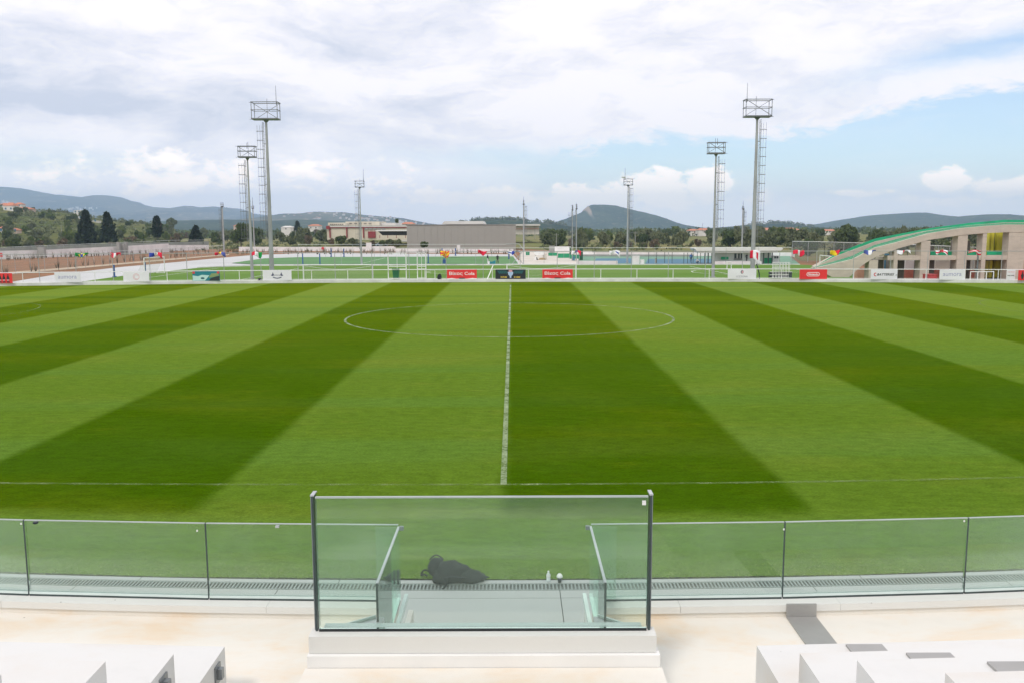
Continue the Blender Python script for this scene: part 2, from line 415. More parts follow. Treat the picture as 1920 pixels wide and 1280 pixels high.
o = m.build('grate_bars', 'grate steel', ch); o['kind'] = 'stuff'
# ================================================================ THE STAND
SK = .0078
def Ys(y, x): return y + SK * min(abs(x), 7) ** 2
def slabz(m, x0, x1, ya, yb, z0, z1, n=10, k=True):
    for i in range(n):
        a = x0 + (x1 - x0) * i / n; b = x0 + (x1 - x0) * (i + 1) / n
        f = Ys if k else (lambda y, x: y)
        m.prism_z([(a, f(ya, a)), (b, f(ya, b)), (b, f(yb, b)), (a, f(yb, a))], z0, z1)
    return m
GL, GR = -1.12, .75            # rail ends either side of the opening
FL = 1.22
stand = thing('grandstand', 'white painted concrete stand terrace with stained cream walkway and stepped tiers', 'grandstand', (0, 5, 0))
for a, b in ((-14, GL - .04), (GR + .04, 14)): slabz(MB_ := MB(), a, b, 6.60, 8.12, -.2, FL); MB_.build('walkway', 'stained cream concrete', stand)
for a, b in ((-14, GL - .04), (GR + .04, 14)): slabz(MB_ := MB(), a, b, 8.12, 8.42, -.2, 1.275); MB_.build('parapet', 'stained cream concrete', stand)
for x0, x1 in ((-14, -8.2), (-8.197, -5.1), (-5.097, -2.42), (-2.417, GL - .02), (GR + .02, 1.62), (1.623, 3.2), (3.203, 6.2), (6.203, 14)):
    m = MB(); slabz(m, x0, x1, 8.10, 8.40, 1.277, 1.345, 4); m.build('coping', 'plinth grey paint', stand)
XL, XR = -2.33, 1.95
TY = [6.64, 5.63, 4.68, 3.71, 2.73, 1.75, .77]; TZ = [1.67, 2.12, 2.56, 3.0, 3.45, 3.90, 4.34]
while TY[-1] > -11: TY.append(TY[-1] - .98); TZ.append(TZ[-1] + .445)
for i, (y, z) in enumerate(zip(TY, TZ)):
    y2 = TY[i + 1] + .0 if i + 1 < len(TY) else y - 1
    for x0, x1 in ((-14, XL), (XR, 14)):
        m = MB(); slabz(m, x0, x1, y2, y, -.2, z, 6)
        m.build('tier', 'white painted concrete', stand)
# aisle stairs between the blocks of seats
m = MB(); y = 6.598; z = FL
m.box(XL, -1.62, 5.9, 6.598, -.2, FL + .0); m.box(1.15, XR, 5.9, 6.598, -.2, FL)
m.box(-1.63, 1.155, 5.75, 6.455, -.2, 1.60)
m.build('aisle_landing', 'stained cream concrete', stand)
y = 5.86; z = FL + .17
while y > -11:
    m = MB(); m.box(XL + .002, XR - .002, y - .49, y, -.2, z + (0.33 if y < 5.8 else 0)); m.build('aisle_step', 'white painted concrete', stand)
    y -= .49; z += .2225
m = MB(); m.box(-14, 14, -13, -12.2, 0, 12.5); m.build('back_wall', 'white painted concrete', stand)
# stairwell under the glass screen
m = MB(); m.box(-1.50, GL - .01, 6.58, 6.70, -.2, 1.5); m.box(GR + .12, 1.10, 6.58, 6.70, -.2, 1.5)
m.box(-1.615, 1.14, 6.46, 6.595, -.2, 1.697)
m.build('opening_wall', 'bright white render', stand)
m = MB(); m.box(GL - .035, GL + .02, 8.43, 9.15, -.03, .86); m.build('side_wall', 'white painted concrete', stand)
m = MB(); m.box(GR + .02, GR + .075, 8.43, 9.15, -.03, .86); m.build('side_wall', 'white painted concrete', stand)
m = MB()
for i in range(6): m.box(GL, GR, 6.6 + i * .3, 6.9 + i * .3, -.2, 1.2 - i * .2)
m.build('exit_steps', 'light grey paving', stand)
# glass rails
def glass_rail(label, xs, sgn, zt=2.135, zb=1.35, y=8.25):
    t = thing('glass_balustrade', label, 'glass railing', ((xs[0] + xs[-1]) / 2, y, zb))
    for a, b in zip(xs, xs[1:]):
        a2, b2 = a + .008, b - .008; ya, yb = Ys(y, a2), Ys(y, b2)
        m = MB(); m.prism_z([(a2, ya), (b2, yb), (b2, yb + .018), (a2, ya + .018)], zb + .006, zt - .008)
        g = m.build('glass_pane', 'green tinted glass', t)
        m = MB(); m.prism_z([(a2, ya - .001), (b2, yb - .001), (b2, yb + .019), (a2, ya + .019)], zt - .0075, zt)
        m.build('polished_edge', 'top edge', g)
        m = MB(); m.prism_z([(a2, ya - .006), (b2, yb - .006), (b2, yb + .024), (a2, ya + .024)], zb - .0035, zb + .014); m.build('gasket', 'dark frame', g)
        m = MB(); m.prism_z([(a2, ya - .004), (b2, yb - .004), (b2, yb + .022), (a2, ya + .022)], zb + .0145, zb + .04); m.build('base_bead', 'glass edge', g)
    for x in xs[1:-1]:
        yy = Ys(y, x); m = MB(); m.box(x - .0075, x + .0075, yy - .001, yy + .019, zb + .015, zt - .002); m.build('joint', 'dark frame', t)
    return t
gl_l = glass_rail('low green glass railing along the stand edge left of the central screen', [-10.3, -8.5, -6.7, -4.89, -3.035, GL], -1)
gl_r = glass_rail('low green glass railing along the stand edge right of the central screen', [GR, 2.665, 4.52, 6.35, 8.2, 10.0], 1)
for t, px, py, mt in ((gl_l, 66, 979, 'black plastic'), (gl_l, 520, 986, 'aluminium')):
    p = at(px, py, 8.27); m = MB(); m.box(p.x - .018, p.x + .018, p.y - .01, p.y + .025, p.z - .012, p.z + .008); m.build('edge_clip', mt, t)
for t, px, py in ((gl_l, 36, 983), (gl_l, 375, 989), (gl_r, 1464, 985), (gl_r, 1808, 976)):
    p = at(px, py, 8.4); m = MB(); m.box(p.x - .007, p.x + .007, Ys(8.243, p.x), Ys(8.2475, p.x), p.z - .009, p.z + .009); m.build('sticker', 'white plastic', t)
for x, s in ((GL, -1), (GR, 1)):         # return panes towards the camera
    t = gl_l if s < 0 else gl_r; xa, xb = (x - .009, x + .009)
    m = MB(); m.box(xa, xb, 6.86, 8.235, 1.40, 2.112); g = m.build('glass_pane', 'green tinted glass', t)
    m = MB(); m.box(xa - .002, xb + .002, 6.86, 8.235, 2.1125, 2.125); m.build('polished_edge', 'aluminium', g)
    m = MB(); m.box(xa, xb, 6.848, 6.859, 1.40, 2.124); m.build('edge', 'dark frame', g)
    for dx in (-.045, .035):
        m = MB(); m.box(x + dx - .014, x + dx + .022, 6.75, 8.42, 1.29, 1.36); m.build('base_channel', 'glass edge', t)
    m = MB(); m.box(x - .03 * (1 if s > 0 else -1) - .02, x - .03 * (1 if s > 0 else -1) + .02, 8.20, 8.236, 2.095, 2.132); m.build('corner_clamp', 'bracket steel', t)
    xx = x + s * .2                        # narrow overlap pane behind the screen
    x0, x1 = (x, x + .27) if s > 0 else (x - .24, x)
    m = MB(); m.box(x0 + .02, x1 - .02, 8.20, 8.21, 1.40, 2.125); m.build('overlap_pane', 'green tinted glass', t)
# the tall screen
SX0, SX1, SY, SB, ST = -1.573, 1.078, 6.60, 1.845, 2.935
scr = thing('glass_screen', 'tall green glass screen on a light grey base at the centre of the stand front', 'glass screen', ((SX0 + SX1) / 2, SY, 1.66))
m = MB(); m.box(SX0 - .035, SX1 + .038, 6.50, 6.66, 1.70, 1.838); m.build('base', 'plinth grey paint', scr)
m = MB(); m.box(SX0 + .03, SX1 - .03, SY, SY + .02, SB + .012, ST - .012); g = m.build('glass_pane', 'green tinted glass', scr)
m = MB(); m.box(SX0 + .03, SX1 - .03, SY - .001, SY + .021, ST - .0115, ST); m.build('polished_edge', 'top edge', g)
m = MB(); m.box(SX0 + .03, SX1 - .03, SY - .012, SY + .012, 1.8385, SB + .011); m.build('gasket', 'black gasket', g)
m = MB(); m.box(SX0 + .06, SX1 - .06, SY + .026, SY + .10, 1.839, SB + .012); m.build('base_bead', 'glass edge', g)
for x, s in ((SX0, 1), (SX1, -1)):
    xa, xb = sorted((x, x + s * .016)); m = MB(); m.box(xa, xb, SY - .004, SY + .10, 1.839, ST + .005); p = m.build('corner_post', 'dark frame', scr)
    xa, xb = sorted((x - s * .006, x - s * .0005)); m = MB(); m.box(xa, xb, SY - .003, SY + .10, 1.85, ST); m.build('outer_strip', 'bracket steel', p)
    xa, xb = sorted((x - s * .008, x + s * .022)); m = MB(); m.box(xa, xb, SY - .006, SY + .11, ST + .0055, ST + .016); m.build('cap', 'aluminium', p)
for s, ps in ((-1, [(-1.51, 6.665), (-1.47, 6.70), (-1.15, 6.93), (-1.08, 6.93), (-1.08, 6.665)]), (1, [(1.04, 6.665), (.98, 6.70), (.70, 6.93), (.66, 6.93), (.66, 6.665)])):
    m = MB(); m.prism_z(ps, 1.72, 1.80); m.build('corner_shelf', 'aluminium', scr)
    a, b = ps[1], ps[2]; m = MB(); m.bar((a[0], a[1], 1.81), (b[0], b[1], 1.81), .012, n=4); m.build('shelf_edge', 'glass edge', scr)
p = at(1209, 942, 6.59); m = MB(); m.box(p.x - .02, p.x + .01, 6.592, 6.597, p.z - .018, p.z + .018); m.build('sticker', 'white plastic', scr)
# cable covers and brackets
t = thing('cable_cover', 'grey sheet metal cable cover folded from parapet onto the walkway', 'cable cover', (2.8, 7.5, FL))
m = MB(); m.box(2.66, 2.95, 6.66, Ys(8.08, 2.8), FL + .001, FL + .014); m.build('floor_sheet', 'grey metal sheet', t)
m = MB(); y = Ys(8.098, 2.8); m.box(2.66, 2.95, y - .02, y, FL + .015, 1.36); m.build('upright_sheet', 'grey metal sheet', t)
for i, (lbl, xa, xb, ya, yb) in enumerate((('smallest grey metal cover plate on the lowest white tier', 2.66, 2.95, 6.36, 6.66), ('grey metal cover plate on the second white tier', 2.66, 2.96, 5.36, 5.63), ('large grey metal cover plate at the right picture edge on the third tier', 2.66, 2.99, 4.30, 4.66))):
    m = MB(); m.prism_z([(xa, ya), (xb, ya), (xb, yb), (xa, yb)], TZ[i] + .002, TZ[i] + .016); p = center(m.build('cover_plate', 'grey metal sheet')); tag(p, lbl, 'cover plate', 'cover plates')
for i, (lbl) in enumerate(('grey steel bracket on the end of the lowest left tier', 'grey steel bracket on the end of the second left tier')):
    y = TY[i] - .13; z = TZ[i]; t = thing('handrail_bracket', lbl, 'bracket', (XL, y, z - .2), 'brackets on tier ends')
    m = MB(); m.box(XL, XL + .012, y - .09, y + .03, z - .20, z - .05); m.build('plate', 'bracket steel', t)
    m = MB(); m.box(XL + .0125, XL + .05, y - .06, y - .01, z - .16, z - .075); m.build('socket', 'bracket steel', t)
# bag, backpack, bottle, cup
def lump(m, c, rx, ry, rz, seed=0, amp=.12, n=22, k=14, tp=0.0):
    vs = []
    for j in range(k + 1):
        ph = math.pi * j / k
        for i in range(n):
            th = 2 * math.pi * i / n; d = Vector((math.sin(ph) * math.cos(th), math.sin(ph) * math.sin(th), math.cos(ph)))
            q = 1 + amp * mnoise.noise(d * 1.8 + Vector((seed, 0, 0))) + amp * .5 * mnoise.noise(d * 5 + Vector((0, seed, 0)))
            sc_ = 1 - tp * max(0, d.x)
            vs.append((c[0] + d.x * rx * q, c[1] + d.y * ry * q * sc_, max(.008, c[2] + d.z * rz * q * sc_)))
    fs = [(j * n + i, j * n + (i + 1) % n, (j + 1) * n + (i + 1) % n, (j + 1) * n + i) for j in range(k) for i in range(n)]
    m.add(vs, fs)
t = thing('holdall_bag', 'slumped black fabric bag lying on the paving at the grass edge', 'bag', (-.78, 12, 0))
m = MB(); lump(m, (-.86, 12.02, .08), .28, .16, .21, 2, .22, tp=.3); lump(m, (-.62, 11.99, .06), .24, .13, .12, 5, .25, tp=.5); lump(m, (-1.02, 11.97, .05), .14, .13, .10, 9, .2)
b = m.build('bag_body', 'black fabric', t, smooth=True)
m = MB(); m.path([(-.93, 11.86, .10), (-.95, 11.82, .02), (-.97, 11.74, .012), (-1.0, 11.70, .01)], .009); m.build('strap', 'black fabric', t)
m = MB(); m.path([(-1.05, 11.87, .10), (-.85, 11.84, .13), (-.68, 11.85, .11)], .006); m.build('zip', 'black plastic', t)
t = thing('backpack', 'small black backpack with looped handle standing behind the slumped bag', 'backpack', (-1.12, 12.2, 0))
m = MB(); lump(m, (-1.12, 12.2, .12), .13, .11, .15, 12, .1); m.build('pack_body', 'black fabric', t, smooth=True)
m = MB(); m.path([(-1.22 + .2 * i / 8, 12.2, .24 + .07 * math.sin(math.pi * i / 8)) for i in range(9)], .011); m.build('handle', 'black fabric', t)
m = MB(); m.path([(-1.24 - .1 * math.sin(math.pi * i / 10), 12.16 - .1 * math.cos(math.pi * i / 10), .05 + .02 * math.sin(i)) for i in range(11)] + [(-1.2, 12.22, .1)], .014); m.build('shoulder_strap', 'black fabric', t)
simple('clear plastic', (.72, .76, .78), .15, .05)
t = thing('water_bottle', 'small clear plastic water bottle on the paving by the grass', 'bottle', (.495, 11.98, 0))
m = MB(); m.lathe([(.028, 0), (.03, .01), (.029, .05), (.026, .055), (.03, .062), (.03, .10), (.012, .127), (.012, .135)], (.495, 11.98, .003)); m.build('bottle_body', 'clear plastic', t, smooth=True)
m = MB(); m.lathe([(.031, 0), (.031, .03)], (.495, 11.98, .068)); m.build('bottle_label', 'white plastic', t)
m = MB(); m.lathe([(.014, 0), (.014, .014)], (.495, 11.98, .1385)); m.build('cap', 'white plastic', t)
t = thing('iced_drink_cup', 'dark takeaway cup with white domed top beside the bottle', 'cup', (.652, 11.93, 0))
m = MB(); m.lathe([(.024, 0), (.032, .075)], (.652, 11.93, .003)); m.build('cup_body', 'black plastic', t, smooth=True)
m = MB(); m.lathe([(.043, 0), (.044, .012), (.036, .035), (.02, .052), (.004, .056)], (.652, 11.93, .079)); m.build('domed_lid', 'white plastic', t, smooth=True)
# ================================================================ FAR KERB, RAILING, TALL FENCE
GZ = -1.25
def kx(px, py=520):
    y = 81.0
    for _ in range(4): p = at(px, py, y); y = Yk(p.x)
    return p.x
m = MB()
for i in range(-26, 26):
    a, b = i * 2.4, (i + 1) * 2.4
    m.prism_z([(a, Yk(a)), (b, Yk(b)), (b, Yk(b) + .9), (a, Yk(a) + .9)], -1.4, .25)
struct(m.build('kerb', 'concrete kerb'))
rl = thing('low_railing', 'long low white metal railing on the kerb behind the pitch', 'railing', (0, 81.9, .25))
m = MB(); pts = [(x, Yk(x) + .30, 1.16) for x in range(-62, 63, 2)]; m.path(pts, .035, n=5)
m.build('top_rail', 'white paint metal', rl)
m = MB(); m.path([(x, y, .33) for x, y, z in pts], .02, n=4); m.build('bottom_rail', 'white paint metal', rl)
px = 1263 - 68 * 24
while px < 2200:
    if not (700 < px < 800):
        x = kx(px); m = MB(); m.bar((x, Yk(x) + .30, .25), (x, Yk(x) + .30, 1.13), .032, n=5); m.build('post', 'white paint metal', rl)
    px += 68
tf = thing('tall_boundary_fence', 'tall fence of thin grey posts and a top wire behind the kerb railing', 'fence', (0, 82.2, .25))
m = MB(); pts = [(x, Yk(x) + .55, 2.78 - .0000 * x) for x in range(-62, 63, 2)]; m.path(pts, .03, n=5); m.build('top_rail', 'galvanised steel', tf)
px = 1115 - 69.8 * 18
while px < 2200:
    x = kx(px); m = MB(); m.bar((x, Yk(x) + .55, .25), (x, Yk(x) + .55, 2.82), .03, n=5); m.build('post', 'galvanised steel', tf); px += 69.8
# gate frames in the fence
for (p0, p1, lbl) in ((727, 761, 'open white tubular gate frame left of the green bin'), (782, 798, 'narrow white tubular gate leaf standing open beside the gap')):
    x0, x1 = kx(p0), kx(p1); y = Yk(x0) + .42
    t = thing('gate', lbl, 'gate', ((x0 + x1) / 2, y, .25), 'gate frames')
    for x in (x0, x1): m = MB(); m.bar((x, y, .25), (x, y, 2.7), .05, n=5); m.build('post', 'white paint metal', t)
    for z in (2.68, 1.2, 1.45, .35): m = MB(); m.bar((x0, y, z), (x1, y, z), .035, n=5); m.build('rail', 'white paint metal', t)
    m = MB(); m.bar(((x0 + x1) / 2, y, .3), ((x0 + x1) / 2, y, 2.68), .025, n=4); m.build('bar', 'white paint metal', t)
x0, x1 = kx(796), kx(815); y = Yk(x0) + .36
t = thing('barrier', 'short white barrier panel between gate leaf and black bag', 'barrier', ((x0 + x1) / 2, y, .25))
m = MB(); m.path([(x0, y, .3), (x1, y, .3), (x1, y, 1.1), (x0, y, 1.1), (x0, y, .3)], .03, n=4); m.build('frame', 'white paint metal', t)
# ---------------------------------------------------------------- banners
def plain(name, c, rough=.55, var=.04): return simple(name, c, rough, var, .8)
plain('banner red', (.74, .028, .03)); plain('banner white', (.76, .76, .80)); plain('banner black', (.012, .016, .022))
plain('ink navy', (.05, .06, .13)); plain('ink lilac', (.33, .34, .52)); plain('ink grey', (.22, .22, .26)); plain('ink red', (.62, .05, .06))
plain('ink yellow', (.80, .58, .08)); plain('ink white', (.85, .85, .85)); plain('sea teal', (.01, .20, .24)); plain('sea pale', (.48, .70, .66)); plain('deep teal', (.01, .10, .115))
plain('island green', (.22, .30, .12)); plain('ink dark', (.02, .03, .03)); plain('silver blue', (.42, .55, .78)); plain('ink pink', (.68, .35, .38)); plain('ink black', (.02, .02, .022))
def disc(m, cx, y, cz, rx, rz, n=14, a0=0, a1=2 * math.pi, th=.006):
    m.prism_y([(cx + rx * math.cos(a0 + (a1 - a0) * i / n), cz + rz * math.sin(a0 + (a1 - a0) * i / n)) for i in range(n + (0 if a1 - a0 > 6.2 else 1))], y - th, y)
    return m
def ringm(m, cx, y, cz, r, w, n=18, a0=0, a1=2 * math.pi, kz=1):
    for i in range(n):
        t0, t1 = a0 + (a1 - a0) * i / n, a0 + (a1 - a0) * (i + 1) / n
        m.prism_y([(cx + q * math.cos(t), cz + kz * q * math.sin(t)) for q, t in ((r, t0), (r, t1), (r - w, t1), (r - w, t0))], y - .006, y)
    return m
def banner(p0, p1, yt, yb, mat, label):
    x0, x1 = kx(p0), kx(p1); Y = min(Yk(x0), Yk(x1)) + .12
    a, b = at(p0, yb, Y), at(p1, yt, Y); z0 = max(a.z, .262); z1 = z0 + .88
    t = thing('advertising_banner', label, 'banner', ((x0 + x1) / 2, Y, z0))
    m = MB(); m.box(x0, x1, Y, Y + .03, z0, z1); m.build('panel', mat, t)
    for x in (x0 + .25, x1 - .25): m = MB(); m.box(x - .02, x + .02, Y + .031, Y + .07, .252, z1 - .03); m.build('support', 'dark galvanised steel', t)
    return t, (x0 + x1) / 2, x1 - x0, z0, Y - .002, z0 + .44
P = 'panel'
t, cx, w, z0, y, cz = banner(-30, 26, 517, 536, 'banner red', 'red banner with black player silhouettes at the left picture edge')
for i, px in enumerate((-18, -8, 1, 9, 17.5)):
    x = kx(px); m = MB(); m.prism_y([(x - .14, z0 + .42), (x - .05, z0 + .66), (x + .05, z0 + .66), (x + .14, z0 + .42), (x + .06, z0 + .18), (x - .06, z0 + .18)], y - .006, y); disc(m, x, y, z0 + .73, .055, .07)
    m.box(x - .13, x + .13, y - .006, y, z0 + .05, z0 + .15); m.build('silhouette', 'ink black', t)
    m = MB(); m.box(x - .10, x + .10, y - .010, y - .0065, z0 + .22, z0 + .32); m.build('mark', 'ink pink', t)
for p0, p1, yt, yb, s, l in ((101, 153, 517, 535, 'aumora', 'white banner lettered aumora, left of the round logo banner'), (1759, 1811, 511, 529, 'aumora', 'white banner lettered aumora, beside the red box by the arched building')):
    t, cx, w, z0, y, cz = banner(p0, p1, yt, yb, 'banner white', l); text('lettering', s, w * .72, .25, (cx - .02, y, cz + .02), 'ink lilac', t)
t, cx, w, z0, y, cz = banner(230, 281, 516, 534, 'banner white', 'white banner with a faint red ring emblem')
m = MB(); ringm(m, cx, y, cz, .29, .035); m.build('emblem', 'ink pink', t); m = MB(); ringm(m, cx + .02, y, cz - .01, .20, .03, a0=.6, a1=5.2); m.build('emblem', 'ink pink', t)
t, cx, w, z0, y, cz = banner(360, 413, 513, 530, 'sea teal', 'teal picture banner of sea and island with red corners')
m = MB(); m.prism_y([(cx - w * .49, z0 + .02), (cx - w * .05, z0 + .02), (cx + w * .12, z0 + .5), (cx - w * .15, z0 + .55), (cx - w * .3, z0 + .42), (cx - w * .49, z0 + .5)], y - .004, y); m.build('picture_area', 'sea pale', t)
m = MB(); m.prism_y([(cx + w * .10, z0 + .02), (cx + w * .49, z0 + .02), (cx + w * .49, z0 + .45), (cx + w * .28, z0 + .34), (cx + w * .16, z0 + .22)], y - .006, y - .001); m.build('picture_area', 'ink dark', t)
m = MB(); m.prism_y([(cx + w * .10, z0 + .28), (cx + w * .28, z0 + .36), (cx + w * .49, z0 + .50), (cx + w * .42, z0 + .70), (cx + w * .2, z0 + .68), (cx + w * .13, z0 + .46)], y - .008, y - .0045); m.build('picture_area', 'island green', t)
m = MB(); disc(m, cx - w * .13, y - .004, z0 + .24, .18, .09); m.build('picture_area', 'deep teal', t)
for q in (-.455, .44): m = MB(); m.box(cx + w * q - .1, cx + w * q + .12, y - .009, y, z0 + .66, z0 + .86); m.build('corner_mark', 'ink red', t)
t, cx, w, z0, y, cz = banner(492, 547, 512, 530, 'banner white', 'white banner with dark winged crest over a curved ribbon')
for s in (-1, 1):
    m = MB(); m.prism_y([(cx + s * .28, cz + .02), (cx + s * .40, cz + .30), (cx + s * .45, cz + .10), (cx + s * .58, cz + .02), (cx + s * .44, cz - .06)], y - .006, y); m.build('crest_wing', 'ink navy', t)
text('lettering', 'ELWIN DA', .60, .15, (cx, y, cz + .02), 'ink grey', t)
m = MB(); ringm(m, cx, y, cz + .30, .72, .10, n=10, a0=R(235), a1=R(305), kz=.82); m.build('crest_ribbon', 'ink navy', t)
for p0, p1, l in ((838, 894, 'red soft drink banner in white Greek lettering, left of the black banner'), (1017, 1074, 'red soft drink banner in white Greek lettering, right of the black banner')):
    t, cx, w, z0, y, cz = banner(p0, p1, 507.5, 525.5, 'banner red', l)
    text('lettering', 'Βίκος Cola', w * .85, .36, (cx, y, cz + .07), 'ink white', t, bold=.012)
    m = MB(); m.prism_y([(cx - w * .5, z0), (cx + w * .5, z0), (cx + w * .5, z0 + .06), (cx + w * .35, z0 + .10), (cx + w * .15, z0 + .03), (cx, z0 + .07), (cx - w * .18, z0 + .03), (cx - w * .34, z0 + .10), (cx - w * .5, z0 + .05)], y - .006, y); m.build('snow_edge', 'ink white', t)
    m = MB(); m.box(cx - w * .10, cx + w * .10, y - .010, y - .0065, z0 + .03, z0 + .13); m.build('badge', 'ink black', t)
t, cx, w, z0, y, cz = banner(929, 985.5, 507.5, 525.5, 'banner black', 'black and teal banner with silver trophy between yellow lettering')
for s in (-1, 1):
    for k in range(5):
        m = MB(); m.prism_y([(cx + s * (.30 + .16 * k), cz + .12), (cx + s * (.42 + .18 * k), cz + .36), (cx + s * (.52 + .18 * k), cz + .34), (cx + s * (.40 + .16 * k), cz + .02 )], y - .004, y); m.build('light_streak', 'deep teal', t)
m = MB(); m.prism_y([(cx - .26, cz + .22), (cx + .26, cz + .22), (cx + .22, cz - .02), (cx + .08, cz - .18), (cx + .07, cz - .34), (cx - .07, cz - .34), (cx - .08, cz - .18), (cx - .22, cz - .02)], y - .008, y - .0045); m.build('trophy', 'silver blue', t)
m = MB(); disc(m, cx, y - .009, cz + .30, .18, .10); m.build('trophy_top', 'ink pink', t)
text('lettering', 'FUTURE', .58, .15, (cx - .62, y - .001, cz - .27), 'ink yellow', t, bold=.02); text('lettering', 'IS HERE', .58, .15, (cx + .62, y - .001, cz - .27), 'ink yellow', t, bold=.02)
t, cx, w, z0, y, cz = banner(1364, 1418.5, 509, 527, 'banner white', 'white banner with dark shield emblem above grey serif lettering')
m = MB(); disc(m, cx, y, cz + .2, .14, .17); m.build('shield', 'ink grey', t); m = MB(); m.box(cx - .02, cx + .11, y - .010, y - .0065, cz + .08, cz + .3); m.build('shield_half', 'ink pink', t)
text('lettering', 'LEZZONA', 1.05, .15, (cx, y, cz - .22), 'ink grey', t)
t, cx, w, z0, y, cz = banner(1498, 1551.5, 509.5, 528, 'banner red', 'red banner with white lettering in a rounded white outline')
def rrect(m, cx, cz, hw, hh, y, y2):
    m.prism_y([(cx + sx * (hw - hh) + hh * math.cos(a), cz + hh * math.sin(a)) for sx, a0 in ((1, -90), (-1, 90)) for a in [R(a0 + 180 * i / 8) for i in range(9)]], y, y2)
m = MB(); rrect(m, cx - .02, cz, .60, .185, y - .004, y); m.build('outline', 'ink white', t)
m = MB(); rrect(m, cx - .02, cz, .555, .14, y - .007, y - .0045); m.build('outline_field', 'banner red', t)
text('lettering', 'Nintendo', .95, .19, (cx - .02, y - .008, cz), 'ink white', t, bold=.02)
t, cx, w, z0, y, cz = banner(1631, 1683.5, 510.5, 528, 'banner white', 'white banner with black slanted battery shop lettering')
text('lettering', 'BATTERIES', 1.55, .21, (cx + .12, y, cz), 'ink black', t, shear=.3, bold=.02); m = MB(); ringm(m, cx - .78, y, cz, .16, .07, a0=R(60), a1=R(300)); m.build('emblem', 'ink red', t)
text('lettering', '.gr', .2, .1, (cx + 1.1, y, cz - .06), 'ink grey', t)
t, cx, w, z0, y, cz = banner(1887, 1905, 511, 528.5, 'banner white', 'narrow white banner with small red and black marks near the right edge')
text('lettering', 'SUPPORT', .6, .06, (cx, y, cz + .26), 'ink red', t); text('lettering', 'PARTNER', .6, .09, (cx, y, cz - .05), 'ink black', t, bold=.02)
t, cx, w, z0, y, cz = banner(1905.5, 1960, 511, 528.5, 'banner red', 'red banner with black silhouettes cut by the right picture edge')
for i, px in enumerate((1914, 1923, 1932, 1941)):
    x = kx(px); m = MB(); m.prism_y([(x - .14, z0 + .40), (x - .05, z0 + .62), (x + .05, z0 + .62), (x + .14, z0 + .40), (x + .06, z0 + .1), (x - .06, z0 + .1)], y - .006, y); disc(m, x, y, z0 + .70, .055, .07); m.build('silhouette', 'ink black', t)
# ---------------------------------------------------------------- flags tied to the top wire
FC = dict(g=(.0, .30, .06), y=(.85, .62, .02), b=(.02, .05, .35), r=(.70, .01, .05), w=(.82, .82, .86), o=(.85, .30, .02), k=(.015, .015, .015), l=(.25, .55, .85), n=(.09, .12, .45))
for k, c in FC.items(): simple('flag cloth ' + k, c, .8, .06, 2)
def flag(px, w, h, fn, label, drop=.0, seed=0, rows=6, cols=14, tilt=0.0):
    x0 = kx(px - w * 10); x = x0; Y = Yk(kx(px)) + .50
    keys = list(FC); m = MB(); g = {}
    vs = []; W_ = w
    for j in range(rows + 1):
        for i in range(cols + 1):
            u, v = i / cols, j / rows
            sag = .14 * math.sin(u * math.pi * 2.2 + seed) * (.35 + v)
            zz = 2.92 + tilt * (u - .5) - v * h * (.62 + .22 * math.sin(u * 4 + seed)) + sag * .75 - .06
            vs.append((x0 + W_ * u, Y - .04 - .12 * math.sin(u * 8 + seed * 2 + v) * (.3 + v), zz))
    m.v = vs
    for j in range(rows):
        for i in range(cols):
            a = j * (cols + 1) + i; m.f.append((a, a + 1, a + cols + 2, a + cols + 1)); m.m.append(keys.index(fn((i + .5) / cols, (j + .5) / rows)))
    o = m.build('flag', ['flag cloth ' + k for k in keys], smooth=True, recalc=False)
    c = Vector((x0 + w / 2, Y, 2.3)); o.data.transform(Matrix.Translation(-c)); o.location = c
    md = o.modifiers.new('thick', 'SOLIDIFY'); md.thickness = .006
    tag(o, label, 'flag', 'flags along the top wire')
V3 = lambda a, b, c: (lambda u, v: a if u < .34 else b if u < .67 else c)
H3 = lambda a, b, c: (lambda u, v: a if v < .34 else b if v < .67 else c)
flag(150, 1.15, .5, lambda u, v: 'b' if abs(u - .5) < .13 and abs(v - .5) < .3 else 'y' if abs(u - .5) / .38 + abs(v - .5) / .5 < 1 else 'g', 'green flag with yellow diamond and dark blue centre', seed=1)
flag(214, .95, .6, lambda u, v: 'w' if abs(u - .45) < .09 else 'r', 'red and white flag left of the blue white red one', seed=2)
flag(290, 1.15, .6, V3('b', 'w', 'r'), 'blue, white and red flag hung above a small white goal at left', seed=3.3)
flag(411, .95, .4, V3('r', 'y', 'n'), 'red, yellow and blue flag above the soil bank', seed=4)
flag(480, 1.0, .6, V3('r', 'w', 'g'), 'red, white and green flag between the two left floodlight masts', seed=5.4)
flag(834, .85, .75, lambda u, v: 'y' if (abs(math.atan2(v - .5, (u - .5) * 1.4) * 8 / math.pi) % 2) < 1 else 'r', 'red flag with yellow rays over the blue box', seed=6)
flag(905, .85, .45, lambda u, v: 'r', 'plain red flag above the pitch centre line', seed=7, tilt=-.15)
flag(963, 1.15, .45, lambda u, v: 'b' if abs(u - .45) < .12 or abs(v - .5) < .16 else 'w', 'white flag with blue cross near the centre', seed=8.2)
flag(1081, .85, .5, V3('w', 'n', 'r'), 'white, blue and red flag in front of the paired masts', seed=9.7)
flag(1153, 1.0, .7, lambda u, v: 'b' if (u - .7) ** 2 + (v - .5) ** 2 < .03 else 'w', 'white flag with small blue spot', seed=10)
flag(1417, .95, 1.5, lambda u, v: 'r' if u < .3 or (.55 < u < .8 and .2 < v < .7) else 'w', 'large drooping red and white flag beside the tall right mast', seed=11)
flag(1498, 1.0, .6, lambda u, v: 'w' if abs(u - .55) < .12 else 'r', 'red flag with white band right of the tall right mast', seed=12)
